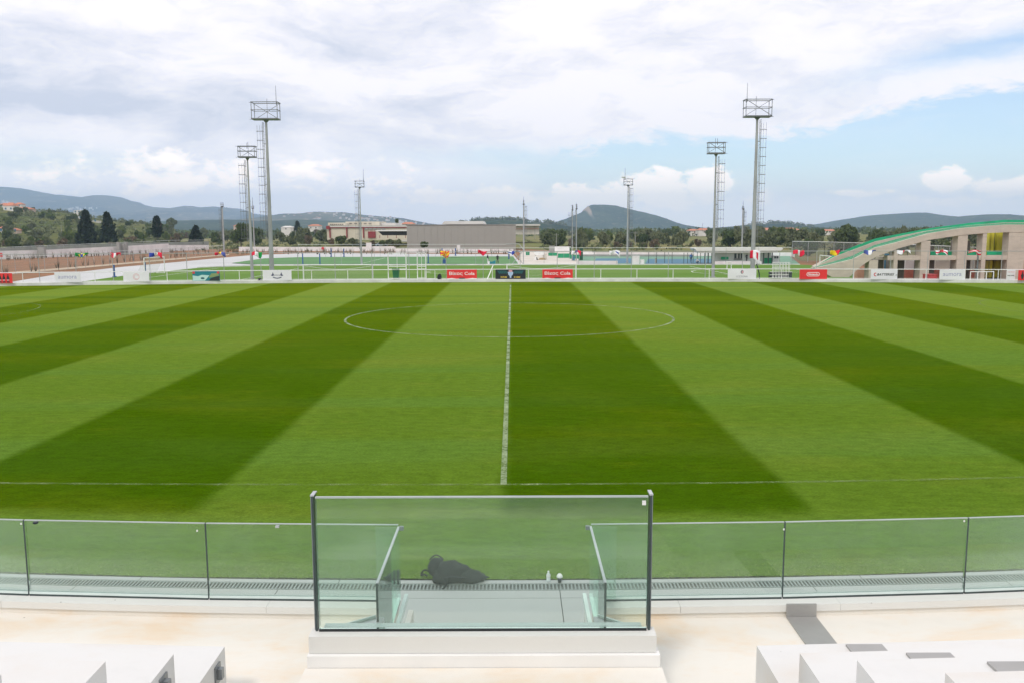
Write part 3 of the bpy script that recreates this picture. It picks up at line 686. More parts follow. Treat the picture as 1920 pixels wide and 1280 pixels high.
flag(1568, 1.1, .55, lambda u, v: 'y' if u < .45 + .15 * v else 'r' if u < .8 else 'k', 'yellow, red and black flag over the right goal', seed=13.5, tilt=.15)
flag(1632, 1.1, .5, V3('n', 'w', 'b'), 'pale blue and white flag on the arch side', seed=14)
flag(1695, 1.15, .5, lambda u, v: 'r' if abs(u - .5) < .1 else 'w', 'long white flag with red stripe before the arched building', seed=15)
flag(1766, 1.1, .6, lambda u, v: 'r' if abs(u - .5) < .14 or abs(v - .5) < .1 else 'w', 'bunched white flag with red cross before the arched building', seed=16)
flag(1829, 1.15, .4, H3('r', 'w', 'r'), 'pink and white striped flag furthest right', seed=17.3)
# ---------------------------------------------------------------- objects on the kerb
x = kx(741); Y = Yk(x) + .6; simple('bin green', (.02, .13, .06), .45, .1, 3)
t = thing('wheeled_bin', 'dark green wheeled bin standing by the gate frame', 'bin', (x, Y, .25))
m = MB(); z = .25; m.add([(x + sx * (.24 if zz < 1 else .31), Y + sy * (.22 if zz < 1 else .30), zz) for zz in (z + .08, z + .92 ) for sx in (-1, 1) for sy in (-1, 1)], [(0, 1, 3, 2), (4, 6, 7, 5), (0, 4, 5, 1), (2, 3, 7, 6), (0, 2, 6, 4), (1, 5, 7, 3)]); m.build('body', 'bin green', t)
m = MB(); m.box(x - .34, x + .34, Y - .33, Y + .34, 1.175, 1.24); m.build('lid', 'bin green', t)
for s in (-1, 1): m = MB(); m.bar((x + s * .2, Y + .22, .35), (x + s * .28, Y + .22, .35), .1, n=10); m.build('wheel', 'black plastic', t)
x = kx(823); m = MB(); lump(m, (x, Yk(x) + .4, .45), .22, .2, .28, 3, .3); o = center(m.build('sack', 'black fabric', smooth=True)); tag(o, 'small black sack on the kerb beside the left red banner', 'sack')
x = kx(484); m = MB(); lump(m, (x, Yk(x) + .45, .33), .2, .18, .12, 8, .3); o = center(m.build('sack', 'black fabric', smooth=True)); tag(o, 'low black bundle on the kerb left of the winged crest banner', 'sack')
t = thing('flagpole', 'bent dark flexible pole leaning over the kerb railing', 'pole', (kx(1425), Yk(25) + .5, .25))
x = kx(1427); Y = Yk(x) + .5; m = MB(); m.path([(x, Y, .25), (x - .05, Y, .75), (x - .18, Y, 1.25), (x - .33, Y, 1.6)], .05); m.build('rod', 'black plastic', t)
# trolley rack with crates
x0, x1 = kx(1446), kx(1489); Y = Yk(x0) + .45
t = thing('equipment_rack', 'white rack of upright bars over dark crates beside the red outlined banner', 'rack', ((x0 + x1) / 2, Y, .25))
for i in range(6):
    xx = kx(1451 + i * 6.1)
    for d in (0, .12): m = MB(); m.bar((xx + d, Y, .3), (xx + d, Y, 1.78), .028, n=4); m.build('upright', 'white paint metal', t)
for z in (.33, .62, .88): m = MB(); m.bar((x0, Y - .03, z), (x1, Y - .03, z), .028, n=4); m.build('shelf_bar', 'white paint metal', t)
for z in (1.3, 1.75): m = MB(); m.bar((kx(1450), Y, z), (kx(1483), Y, z), .025, n=4); m.build('shelf_bar', 'white paint metal', t)
for i, px in enumerate((1448.5, 1455, 1461.5, 1467, 1473, 1479)):
    for z in (.37, .66): m = MB(); xx = kx(px); m.box(xx - .13, xx + .10, Y + .05, Y + .4, z, z + .2); m.build('crate', 'black plastic', t)
m = MB(); m.box(kx(1483), x1 - .02, Y - .1, Y + .4, .36, .84); m.build('crate', 'dark frame', t)
# ================================================================ MASTS
def mast(pxb, pyb, Y, pxt, z_top, rb, rt, hw, hh, lad, lz0, name_label, rod_px=None, rodh=0, zb=None, edge=False, dish=False, group='floodlight masts'):
    b = at(pxb, pyb, Y); x = b.x; zb = b.z if zb is None else zb
    zp = z_top - hh                                      # deck level
    t = thing('floodlight_mast', name_label, 'floodlight mast', (x, Y, zb), group)
    m = MB(); m.bar((x, Y, zb), (x, Y, zp - .12), rb, rt, n=12); m.build('pole', 'galvanised steel', t, smooth=False)
    if zb > -5: m = MB(); m.box(x - rb * 1.5, x + rb * 1.5, Y - rb * 1.5, Y + rb * 1.5, zb, zb + .06); m.build('base_plate', 'galvanised steel', t)
    dw = hw * .16 if edge else hw; dd = hw if edge else .55 * min(1, hw / 1.2) 
    r = .035 if hw > 1 else .03
    if hw:
        m = MB(); m.bar((x, Y, zp - .30), (x, Y, zp - .06), rt, rt * 3.0, n=8); m.build('collar', 'dark galvanised steel', t)
        m = MB(); m.box(x - dw, x + dw, Y - dd, Y + dd, zp - .06, zp + .06)
        m.build('deck', 'dark galvanised steel', t)
        for sx in (-1, 1):
            for sy in (-1, 1):
                m = MB(); m.bar((x + sx * (dw - .04), Y + sy * (dd - .04), zp), (x + sx * (dw - .04), Y + sy * (dd - .04), z_top), r, n=4); m.build('corner_post', 'dark galvanised steel', t)
        for zz, rr in ((z_top, r * 1.3), ((z_top + zp) / 2 + .05, r)):
            for sy in (-1, 1): m = MB(); m.bar((x - dw, Y + sy * dd, zz), (x + dw, Y + sy * dd, zz), rr, n=4); m.build('crossbar', 'dark galvanised steel', t)
            for sx in (-1, 1): m = MB(); m.bar((x + sx * dw, Y - dd, zz), (x + sx * dw, Y + dd, zz), rr, n=4); m.build('crossbar', 'dark galvanised steel', t)
        m = MB(); m.bar((x - dw, Y - dd, z_top), (x + dw, Y - dd, zp), r * .9, n=4); m.build('brace', 'dark galvanised steel', t)
        m = MB(); m.bar((x + dw, Y + dd, z_top), (x - dw, Y + dd, zp), r * .7, n=4); m.build('brace', 'dark galvanised steel', t)
        m = MB(); m.bar((x, Y + dd, zp), (x, Y + dd, z_top + .45), r * .6, n=4); m.build('aerial', 'dark galvanised steel', t)
        s = -lad
        m = MB(); m.bar((x + lad * dw, Y, z_top + .02), (x + lad * (dw + .3), Y, z_top + .02), r * .6, n=4); m.bar((x + lad * dw, Y, zp), (x + lad * (dw + .3), Y, zp), r * .6, n=4); m.build('spur', 'dark galvanised steel', t)
    if rodh:
        xr = x + (at(rod_px, 400, Y).x - at(pxt, 400, Y).x); m = MB(); m.bar((xr, Y, z_top - .2), (xr, Y, z_top + rodh), .035 * max(1, Y / 110), .016 * max(1, Y / 110), n=4); m.build('lightning_rod', 'dark galvanised steel', t)
    if lad:
        k = max(1, Y / 110.0)
        xa, xb = x + lad * (rb * .7 + .14), x + lad * (rb * .7 + .14 + .62)
        m = MB()
        for xx, yy in ((xa, -.2), (xa, .2)): m.bar((xx, Y + yy, lz0), (xx, Y + yy, zp - .25), .024 * k, n=4)
        for q in (.3, .62, .95): m.bar((xa + (xb - xa) * q, Y + (.25 if q < .9 else 0), lz0 + .3), (xa + (xb - xa) * q, Y + (.25 if q < .9 else 0), zp - .55), .013 * k, n=4)
        m.build('ladder_rails', 'dark galvanised steel', t)
        z = lz0 + .3; n = 0
        while z < zp - .5:
            m = MB(); m.path([(xa, Y - .22, z), (xa + (xb - xa) * .6, Y - .33, z), (xb, Y - .1, z), (xb, Y + .1, z), (xa + (xb - xa) * .6, Y + .33, z), (xa, Y + .22, z)], .019 * k, n=4)
            m.build('cage_hoop', 'dark galvanised steel', t); z += .85 if Y < 100 else 1.1; n += 1
        m = MB(); z = lz0
        while z < zp - .3: m.bar((xa, Y - .2, z), (xa, Y + .2, z), .012 * k, n=3); z += .35
        m.build('rungs', 'dark galvanised steel', t)['kind'] = 'stuff'
        for z in (zp * .35, zp * .6, zp * .85): m = MB(); m.bar((x, Y, z), (xa, Y, z), .04, n=4); m.build('ladder_bracket', 'dark galvanised steel', t)
    if dish:
        m = MB(); m.lathe([(.05, 0), (.35, .12), (.42, .25)], (x - hw * 1.05, Y - .2, z_top + .1)); m.build('antenna_dish', 'white plastic', t)
    return t
mast(510, 515, 86, 500, at(500, 193, 86).z, .245, .105, 1.27, 1.55, -1, at(0, 455, 86).z, 'tallest floodlight mast at left, its ladder on the left side', 520, 1.6, GZ)
mast(473.5, 528, 83.2, 463, at(463, 275, 83.2).z, .155, .065, .80, .98, -1, at(0, 456, 83.2).z, 'shorter thin floodlight mast just left of the tallest left mast', 463, .35, .25)
mast(1411, 505, 86, 1420, at(1420, 188, 86).z, .245, .105, 1.27, 1.55, 1, at(0, 455, 86).z, 'tallest floodlight mast at right, its ladder on the right side', 1400, 1.6, GZ)
mast(1336.5, 528, 83.2, 1340, at(1340, 268, 83.2).z, .155, .065, .80, .98, 1, at(0, 456, 83.2).z, 'thinner floodlight mast left of the tallest right mast', 1342, .4, .25)
mast(678, 495, 150, 674, at(674, 340, 150).z, .17, .08, .78, 1.0, -1, 1.5, 'small distant floodlight mast in front of the red trimmed warehouse', 681.5, 2.0, GZ)
mast(1176, 492, 155, 1178, at(1178, 336, 155).z, .19, .09, .80, 1.05, 1, 1.5, 'distant floodlight mast with antenna dish before the flat topped mountain', 1172, 1.9, GZ, dish=True)
mast(982, 466, 240, 981, at(981, 377, 240).z, .26, .14, 1.0, .8, 1, 1.5, 'far floodlight mast seen edge on beside the grey shed', 981, 1.2, GZ, edge=True)
mast(1073, 488, 168, 1072, at(1072, 386, 168).z, .11, .08, .6, .7, -1, 1.5, 'left one of two slim masts standing close together', 1072, .0, GZ, edge=True)
mast(1080.5, 488, 168, 1079, at(1079, 384, 168).z, .12, .08, .6, .7, -1, 1.5, 'right one of two slim masts standing close together', 1079, .0, GZ, edge=True)
mast(420, 466, 240, 417, at(417, 381, 240).z, .26, .16, .9, .9, -1, 2, 'far thin mast by the white wall at left', 417, 0, GZ, edge=True)
mast(477, 463, 250, 474, at(474, 387, 250).z, .2, .14, .8, .5, 0, 2, 'far mast glimpsed between the two left floodlight masts', 474, 2.5, GZ, edge=True)
mast(1391, 465, 240, 1392, at(1392, 388, 240).z, .24, .15, .7, .5, 1, 3, 'far mast left of the tallest right mast', 1392, 1.6, GZ, edge=True)
# ================================================================ LOWER TRAINING GROUND
def sheet(name, pts, z, mat, kind='structure'):
    m = MB(); vs = [gz(px, py, z) for px, py in pts]; m.add(vs, [tuple(range(len(vs)))])
    o = m.build(name, mat, recalc=False); me = o.data
    bm = bmesh.new(); bm.from_mesh(me); bmesh.ops.triangulate(bm, faces=bm.faces); 
    for f in bm.faces:
        if f.normal.z < 0: f.normal_flip()
    bm.to_mesh(me); bm.free(); o['kind'] = kind; return o
def soil_mat(name, a, b_, c, s=.25):
    m, nt, b, o = newmat(name)
    p = pos(nt); x, y, z = sepxyz(nt, p)
    f = nz(nt, comb(nt, x * s, y * s * .6, z), 1, 6, .65); g = nz(nt, comb(nt, x * s * 5, y * s * 2.2, z * 4.0), 1, 6, .7)
    cc = mixc(nt, f.step(.35, .65), a, b_); cc = mixc(nt, g.step(.5, .7), cc, c)
    nt.links.new(cc, b.inputs['Base Color']); b.inputs['Roughness'].default_value = .95; b.inputs['Specular IOR Level'].default_value = .1
    bump(nt, b, g, .6, .2)
soil_mat('red brown soil', (.30, .15, .08), (.22, .13, .075), (.20, .16, .09))
soil_mat('scrub field', (.15, .17, .05), (.22, .19, .085), (.075, .095, .04), .045)
soil_mat('meadow green', (.17, .21, .05), (.20, .20, .06), (.09, .12, .04), .06)
simple('path grey', (.50, .51, .50), .85, .06, .1)
simple('dusty path', (.45, .36, .25), .9, .15, .3)
simple('court turquoise', (.14, .28, .185), .8, .08, .2); simple('court blue', (.06, .17, .25), .8, .08, .2)
simple('plaza concrete', (.56, .52, .45), .85, .12, .3)
m = MB(); Rr = 9300; n = 48; m.add([(-9000, -500, -1.62), (9000, -500, -1.62), (9000, 9300, -1.62), (-9000, 9300, -1.62)], [(0, 1, 2, 3)]); struct(m.build('ground', 'scrub field'))
sheet('soil_bank', [(-260, 620), (-200, 494), (0, 487), (240, 476), (400, 467.6), (975, 466.6), (1100, 475), (1480, 478), (1500, 489), (2000, 489), (2200, 620)], -1.36, 'red brown soil')
sheet('apron', [(-200, 620), (-60, 541), (27, 528), (100, 516), (228, 501), (320, 493), (420, 483.5), (471, 479), (560, 475.5), (640, 475.2), (962, 477.5), (980, 497.5), (1530, 498), (1600, 512), (1760, 540), (1900, 620)], -1.32, 'path grey')
sheet('training_pitch', [(-100, 620), (60, 545), (155, 528), (227, 518), (320, 508), (372, 502.5), (480, 498.6), (960, 497.6), (1500, 496.6), (1540, 499), (1600, 509), (1700, 527), (1800, 560), (1850, 620)], -1.25, 'artificial turf')
sheet('training_pitch', [(434, 493.5), (495, 484.8), (560, 482.6), (905, 481.2), (962, 481.2), (972, 495.5), (480, 496.0)], -1.245, 'artificial turf cool')
sheet('dirt_path', [(-60, 519), (0, 512), (160, 499.3), (320, 485.5), (430, 477), (430, 478.5), (320, 488), (160, 502.5), (0, 516.5), (-60, 524)], -1.33, 'dusty path')
sheet('plaza', [(976, 471), (1110, 471), (1112, 497), (972, 497)], -1.30, 'plaza concrete')
sheet('sports_court', [(1085, 481), (1480, 480), (1500, 496), (1085, 496)], -1.27, 'court turquoise')
sheet('blue_court', [(1118, 485), (1185, 485), (1190, 494), (1112, 494)], -1.25, 'court blue'); sheet('blue_court', [(1215, 486), (1340, 486), (1345, 495), (1210, 495)], -1.25, 'court blue')
def line(pts, w=.12, z=-1.235, mat='clean line paint'):
    m = MB(); q = [gz(px, py, z) for px, py in pts]
    for a, b in zip(q, q[1:]):
        d = Vector((b.x - a.x, b.y - a.y, 0)).normalized(); k = Vector((-d.y, d.x, 0)) * w / 2
        m.add([a - k, b - k, b + k, a + k], [(0, 1, 2, 3)])
    struct(m.build('court_marking', mat, recalc=False))
line([(909, 535), (924.5, 498)], .13); line([(425, 530), (560, 503.5)], .13); line([(240, 526), (410, 503)], .13); line([(680, 494), (722, 484)], .12)
line([(1293, 499.5), (1362, 513.5), (1400, 521)], .13); line([(1480, 504), (1640, 523)], .13); line([(1480, 511), (1560, 513)], .1)
c = [(1362 - 66 + 66 * math.cos(a) * -1 + 0, 509.5 + 5.5 * math.sin(a)) for a in [R(-80 + 16 * i) for i in range(11)]]
line([(1364, 505.5), (1330, 505.8), (1305, 507), (1296, 509), (1300, 511), (1320, 513), (1364, 515)], .13)
line([(880, 516), (840, 514.5), (808, 512.5), (799, 510.5), (808, 508.6), (830, 507.5)], .12)
line([(1010, 516), (1050, 514)], .1); line([(970, 519), (1010, 517)], .1)
# low white step between the two training pitches
def wallpx(name, pts, z0, hts, th, mat, label=None, cat=None, zb=GZ):
    t = None
    m = MB()
    for (a, ha), (b, hb) in zip(zip(pts, hts), zip(pts[1:], hts[1:])):
        p, q = gz(*a, zb), gz(*b, zb); d = (q - p).normalized(); k = Vector((-d.y, d.x, 0)) * th
        vs = [p, q, q + k, p + k]; m.add([(v.x, v.y, zb - .3) for v in vs] + [(p.x, p.y, zb + ha), (q.x, q.y, zb + hb), (q.x + k.x, q.y + k.y, zb + hb), (p.x + k.x, p.y + k.y, zb + ha)], [(0, 1, 2, 3), (4, 5, 6, 7), (0, 1, 5, 4), (1, 2, 6, 5), (2, 3, 7, 6), (3, 0, 4, 7)])
    o = m.build(name, mat)
    if label: tag(o, label, cat)
    return o
struct(wallpx('kerb', [(372, 502.8), (480, 498), (970, 497.4), (1085, 497.4), (1500, 496.8)], 0, [.12, .14, .16, .16, .12], .3, 'concrete kerb'))
o = wallpx('low_wall', [(1080, 496.5), (1158, 496.5)], 0, [.62, .62], .3, 'white painted concrete', 'low white wall in front of the blue court', 'wall')
# ---------------------------------------------------------------- boundary walls
simple('boundary wall paint', (.76, .74, .73), .85, .10, .35); simple('grey render', (.30, .30, .28), .85, .1, .4)
bw = thing('boundary_wall', 'long white boundary wall with grey pillars behind the soil bank at left', 'wall', tuple(gz(100, 483, GZ)))
def wallpart(parent, pts, hts, th, mat, name='wall_section', zb=GZ):
    for i in range(len(pts) - 1):
        o = wallpx(name, pts[i:i + 2], 0, hts[i:i + 2], th, mat, zb=zb)
        o.parent = parent; off = W[parent.name]; o.data.transform(Matrix.Translation(-off)); W[o.name] = off
def hp(base, tops): return [at(b[0], t, gz(*b, GZ).y).z - GZ for b, t in zip(base, tops)]
for base, tops in (([(-160, 492), (0, 485), (75, 482.6)], (478, 471, 469.5)), ([(85, 482.4), (224, 477.6)], (469, 462.5)), ([(240, 477), (317, 472.5)], (461.5, 457.2)), ([(317.5, 471), (392, 467.8)], (460, 460))):
    wallpart(bw, base, hp(base, tops), .3, 'boundary wall paint')
for px, py, w, h in ((79, 482.8, 6, 2.2), (223, 477.9, 2.5, 3.1), (230, 477.6, 4.5, 2.6), (237, 477.2, 2.5, 3.1)):
    p = gz(px, py, GZ); k = w * p.y / F; m = MB(); m.box(p.x - k, p.x + k, p.y - .4, p.y + .5, GZ - .2, GZ + h); m.build('pillar', 'grey render', bw)
for px in (5, 210 , 299): 
    p = gz(px, 487.6 - px * .049, GZ); m = MB(); k = 2.4 * p.y / F; m.box(p.x - k, p.x + k, p.y - .45, p.y - .40, GZ + .55, GZ + 1.4); m.build('red_sign', 'ink red', bw)
# parapet road behind it
rd = thing('raised_road_wall', 'grey retaining wall of the raised road behind the white wall at left', 'wall', tuple(gz(100, 478, GZ)))
base = [(-160, 484), (0, 478), (240, 468.5), (392, 464)]; wallpart(rd, base, hp(base, (472, 465.8, 456.5, 453)), .8, 'grey render')
base = [(-160, 484), (0, 478), (120, 473), (240, 468.5), (322, 466), (390, 464)]; m = MB(); m.path([(gz(*b, GZ).x, gz(*b, GZ).y, GZ + h) for b, h in zip(base, hp(base, (470.5, 464.4, 459.5, 455, 451, 450.5)))], .06, n=4); m.build('guard_rail', 'white paint metal', rd)
for i in range(15):
    px = -60 + i * 30; b = (px, 478 - px * .0385); p = gz(*b, GZ); zt = at(px, 464.6 - px * .0395, p.y).z; m = MB(); m.bar((p.x, p.y, zt - 1), (p.x, p.y, zt), .05, n=4); m.build('rail_post', 'galvanised steel', rd)
# centre white wall
bw2 = thing('boundary_wall', 'white boundary wall with posters across the middle behind the training pitches', 'wall', tuple(gz(600, 470, GZ)))
wallpart(bw2, [(448, 471), (560, 470.6), (688, 470.6)], [1.15, 1.05, 1.1], .3, 'boundary wall paint')
wallpart(bw2, [(696, 470.4), (742, 470.4)], [1.2, 1.2], .3, 'boundary wall paint')
wallpart(bw2, [(742, 474), (860, 474), (962, 474.4)], [1.0, .95, .95], .3, 'boundary wall paint')
p = gz(692, 470.6, GZ); m = MB(); m.box(p.x - .75, p.x + .7, p.y - .4, p.y + .4, GZ, GZ + 2.2); m.build('pillar', 'boundary wall paint', bw2)
p = gz(606, 470.6, GZ); m = MB(); disc(m, p.x, p.y - .35, GZ + .65, .42, .42, th=.04); m.build('round_sign', 'ink red', bw2)
p = gz(860, 474, GZ); m = MB(); m.box(p.x - .4, p.x + .4, p.y - .4, p.y + .4, GZ, GZ + 1.9); m.build('pillar', 'boundary wall paint', bw2)
bw3 = thing('boundary_wall', 'white and green boundary wall beyond the plaza and the courts', 'wall', tuple(gz(1150, 476, GZ)))
wallpart(bw3, [(1036, 472), (1070, 472.2)], [1.3, 1.3], .3, 'boundary wall paint'); wallpart(bw3, [(1085, 479.6), (1490, 480.5)], [.75, .75], .3, 'boundary wall paint')
wallpart(bw3, [(1085, 481), (1300, 481.5)], [.4, .4], .1, 'grey render', 'base_strip')
simple('green sheet', (.02, .28, .13), .7, .12, .6); simple('dark green paint', (.02, .09, .05), .6, .1, 1)
# rear fences
def rearfence(label, pts, h, step, r=.035, zb=GZ, mesh=None):
    a = gz(*pts[0], zb); t = thing('rear_fence', label, 'fence', tuple(a))
    q = [gz(*p, zb) for p in pts]; m = MB(); m.path([(p.x, p.y, zb + h) for p in q], r * 1.2, n=4); m.build('top_rail', 'white paint metal', t)
    for a, b in zip(q, q[1:]):
        n = max(1, round((b - a).length / step))
        for i in range(n + 1):
            p = a.lerp(b, i / n); m = MB(); m.bar((p.x, p.y, zb), (p.x, p.y, zb + h), r, n=4); m.build('post', 'galvanised steel', t)
        if mesh:
            m = MB(); m.add([(a.x, a.y + .02, zb + .05), (b.x, b.y + .02, zb + .05), (b.x, b.y + .02, zb + h), (a.x, a.y + .02, zb + h)], [(0, 1, 2, 3)]); m.build('mesh_panel', mesh, t, recalc=False)
    return t
def net_mat(name, c, alpha, s=0):
    m, nt, b, o = newmat(name); b.inputs['Base Color'].default_value = (*c, 1); b.inputs['Roughness'].default_value = .8
    t = nt.nodes.new('ShaderNodeBsdfTransparent'); mixs = nt.nodes.new('ShaderNodeMixShader'); mixs.inputs[0].default_value = alpha
    nt.links.new(t.outputs[0], mixs.inputs[1]); nt.links.new(b.outputs[0], mixs.inputs[2]); nt.links.new(mixs.outputs[0], o.inputs[0])
net_mat('fine screen mesh', (.20, .21, .20), .42); net_mat('goal net', (.75, .75, .68), .16); net_mat('green debris net', (.02, .42, .22), .55); net_mat('chain link', (.45, .46, .45), .10)
rearfence('light tall fence between the two rows of training pitches', [(640, 497), (1085, 497), (1300, 497), (1483, 496.8)], 2.85, 6)
rearfence('thin fence along the far side of the rear training pitch', [(560, 482), (975, 482)], 2.7, 6.5)
rearfence('fence of slim posts along the grey path at left', [(0, 517), (110, 508), (220, 497), (330, 487), (420, 480)], 2.4, 3.2, .03, mesh='chain link')
rearfence('screened fence with white posts left of the arched building', [(1485, 490), (1545, 492.5), (1600, 497), (1700, 505), (1848, 520)], 3.6, 3.1, .05, mesh='fine screen mesh')
# blue padded posts
for i, (px, yt, yb, l) in enumerate(((215, 497, 520, 'blue padded post under the red and white flag'), (273, 492, 513, 'blue padded post beside the small left goal'), (568, 476, 497, 'blue padded post left of the left centre goal'), (600, 476, 497, 'blue padded post over the left centre goal'), (621, 466, 482, 'blue post near the round red sign'), (645, 467, 482, 'blue post beside the round red sign'), (803, 477, 494, 'blue post left of the rayed flag'), (829, 466, 479, 'blue post behind the rayed flag'), (854, 466, 480, 'blue post right of the rayed flag'), (1622.5, 492, 517, 'blue padded post at the corner near the arched building'), (954, 473, 486, 'blue post beneath the white flag with blue cross'))):
    p = gz(px, yb, GZ); h = (yb - yt) / F * p.y * 1.0; t = thing('padded_post', l, 'post', tuple(p), 'blue padded posts')
    m = MB(); m.bar(p, p + Vector((0, 0, h)), .10 if yb > 490 else .13, n=7); m.build('padding', 'court navy' if 'court navy' in MATS else simple('court navy', (.03, .09, .26), .6).name, t)
    m = MB(); m.box(p.x - .2, p.x + .2, p.y - .2, p.y + .2, p.z, p.z + .12); m.build('base', 'court navy', t)
# goals
def goal(pl, pr, yt, Yd, label, depth=1.4, r=.07, zb=GZ, both=None):
    a = at(pl, yt, Yd); b = at(pr, yt if both is None else both[0], Yd if both is None else both[1])
    zt = a.z if both is None else zb + 2.1
    t = thing('football_goal', label, 'goal', ((a.x + b.x) / 2, (a.y + b.y) / 2, zb), 'football goals')
    zt2 = zt
    for p in (a, b): m = MB(); m.bar((p.x, p.y, zb), (p.x, p.y, zt), r, n=8); m.build('goalpost', 'white paint metal', t)
    m = MB(); m.bar((a.x - r, a.y, zt2), (b.x + r, b.y, zt2), r, n=8); m.build('crossbar', 'white paint metal', t)
    d = Vector((b.x - a.x, b.y - a.y, 0)).normalized(); k = Vector((-d.y, d.x, 0)) * depth
    if k.y < 0: k = -k
    m = MB(); n = 8
    top = [Vector((a.x, a.y, zt)).lerp(Vector((b.x, b.y, zt)), i / n) + Vector((0, 0, 0)) for i in range(n + 1)]
    mid = [p + k * .5 + Vector((0, 0, -.10 - .38 * math.sin(math.pi * i / n))) for i, p in enumerate(top)]
    bot = [Vector((p.x, p.y, zb)) + k for p in top]
    for i in range(n):
        m.add([top[i], top[i + 1], mid[i + 1], mid[i]], [(0, 1, 2, 3)]); m.add([mid[i], mid[i + 1], bot[i + 1], bot[i]], [(0, 1, 2, 3)])
    m.add([top[0], mid[0], bot[0], Vector((a.x, a.y, zb))], [(0, 1, 2, 3)]); m.add([top[-1], mid[-1], bot[-1], Vector((b.x, b.y, zb))], [(0, 1, 2, 3)])
    m.build('net', 'goal net', t, recalc=False)
    m = MB(); m.path([(p.x, p.y, p.z) for p in mid], .025, n=4); m.build('net_cord', 'white paint metal', t)
    for p, q in ((a, bot[0]), (b, bot[-1])): m = MB(); m.bar((p.x, p.y, zb + .04), q, .04, n=5); m.build('ground_bar', 'white paint metal', t)
    m = MB(); m.bar(bot[0], bot[-1], .04, n=5); m.build('ground_bar', 'white paint metal', t)
goal(568.5, 698, 497.5, 92.5, 'wide white goal behind the kerb left of centre')
goal(950.5, 1080, 496.5, 92.5, 'wide white goal behind the kerb behind the right Greek lettered banner')
def sidegoal(a, b, h, label):
    p, q = gz(*a, GZ), gz(*b, GZ)
    t = thing('football_goal', label, 'goal', tuple((p + q) / 2), 'football goals'); zt = GZ + h
    for c in (p, q): m = MB(); m.bar((c.x, c.y, GZ), (c.x, c.y, zt), .065, n=8); m.build('goalpost', 'white paint metal', t)
    m = MB(); m.bar((p.x, p.y, zt), (q.x, q.y, zt), .065, n=8); m.build('crossbar', 'white paint metal', t)
    d = (q - p).normalized(); k = Vector((-d.y, d.x, 0)) * 1.3
    m = MB(); m.add([(p.x, p.y, zt), (q.x, q.y, zt), (q.x + k.x, q.y + k.y, GZ), (p.x + k.x, p.y + k.y, GZ)], [(0, 1, 2, 3)]); m.build('net', 'goal net', t, recalc=False)
    for c in (p, q): m = MB(); m.bar((c.x, c.y, GZ + .04), (c.x + k.x, c.y + k.y, GZ + .04), .04, n=5); m.build('ground_bar', 'white paint metal', t)
sidegoal((1536.5, 509.5), (1571.5, 515), 2.25, 'narrow white goal seen at an angle above the red outlined banner')
sidegoal((271.5, 516), (309, 512.5), 2.3, 'small white goal at the left under the blue, white and red flag')
sidegoal((1363, 506), (1371, 506), 1.1, 'tiny white training goal behind the shield banner')
# ================================================================ PLAZA CLUTTER, COURTS, KIOSK
def boxthing(name, label, cat, px0, px1, yt, yb, depth, mat, group=None, zb=GZ, part='body'):
    p = gz(px0, yb, zb); q = at(px1, yb, p.y); h = at(px0, yt, p.y).z - p.z
    t = thing(name, label, cat, ((p.x + q.x) / 2, p.y, zb), group)
    m = MB(); m.box(p.x, q.x, p.y, p.y + depth, zb, zb + h); m.build(part, mat, t); return t, p.x, q.x, p.y, zb + h
t, x0, x1, y, z = boxthing('storage_cabinet', 'plain white cabinet on the blue court right of centre', 'cabinet', 1186, 1199, 481, 495.5, .8, 'white paint metal')
m = MB(); m.box(x0 - .05, x1 + .05, y - .05, y + .85, z + .001, z + .05); m.build('top', 'white plastic', t)
boxthing('low_box', 'low white box beside the plain white cabinet', 'box', 1201, 1208, 487.5, 495.5, .6, 'white plastic')
t, x0, x1, y, z = boxthing('blue_box', 'blue padded box beneath the rayed red and yellow flag', 'box', 830, 836, 487.5, 494.8, .7, 'court navy'); m = MB(); m.box(x0 + .1, x1 - .1, y + .1, y + .6, z + .001, z + .25); m.build('top', 'court blue', t)
boxthing('grey_unit', 'tall grey utility cabinet on the plaza wall', 'cabinet', 1030, 1040, 461.5, 474, .8, 'grey render', zb=GZ)
for i, (a, b, yt, yb, dn) in enumerate(((1028, 1045, 474.5, 480, 'green barrier panel left of its neighbours on the plaza edge'), (1046, 1068, 475.8, 484, 'long green barrier panel along the plaza edge'), (1068, 1085, 478, 485.5, 'green barrier panel nearest the dark green frame'), (986, 993, 473, 479, 'small bright green panel by the edge on mast'))):
    t, x0, x1, y, z = boxthing('green_barrier', dn, 'barrier', a, b, yt, yb, .08, 'green sheet', 'green barriers', part='sheet')
    for x in (x0, (x0 + x1) / 2, x1): m = MB(); m.bar((x, y - .06, GZ), (x, y - .06, z + .1), .04, n=4); m.build('post', 'galvanised steel', t)
for a, b, yt, yb, dn in ((1068, 1070.5, 465, 485, 'left dark green post of the court entrance'), (1087, 1093, 466, 488, 'right dark green post of the court entrance')):
    t, x0, x1, y, z = boxthing('court_post', dn, 'post', a, b, yt, yb, .5, 'dark green paint', 'court entrance posts'); m = MB(); m.box(x0 - .1, x1 + .1, y - .1, y + .6, z + .001, z + .12); m.build('cap', 'dark green paint', t)
t, x0, x1, y, z = boxthing('blue_barrel', 'blue drum beside the paired slim masts', 'drum', 1074, 1078, 482, 489, .6, 'court blue'); m = MB(); m.box(x0, x1, y, y + .6, z + .001, z + .04); m.build('lid', 'court navy', t)
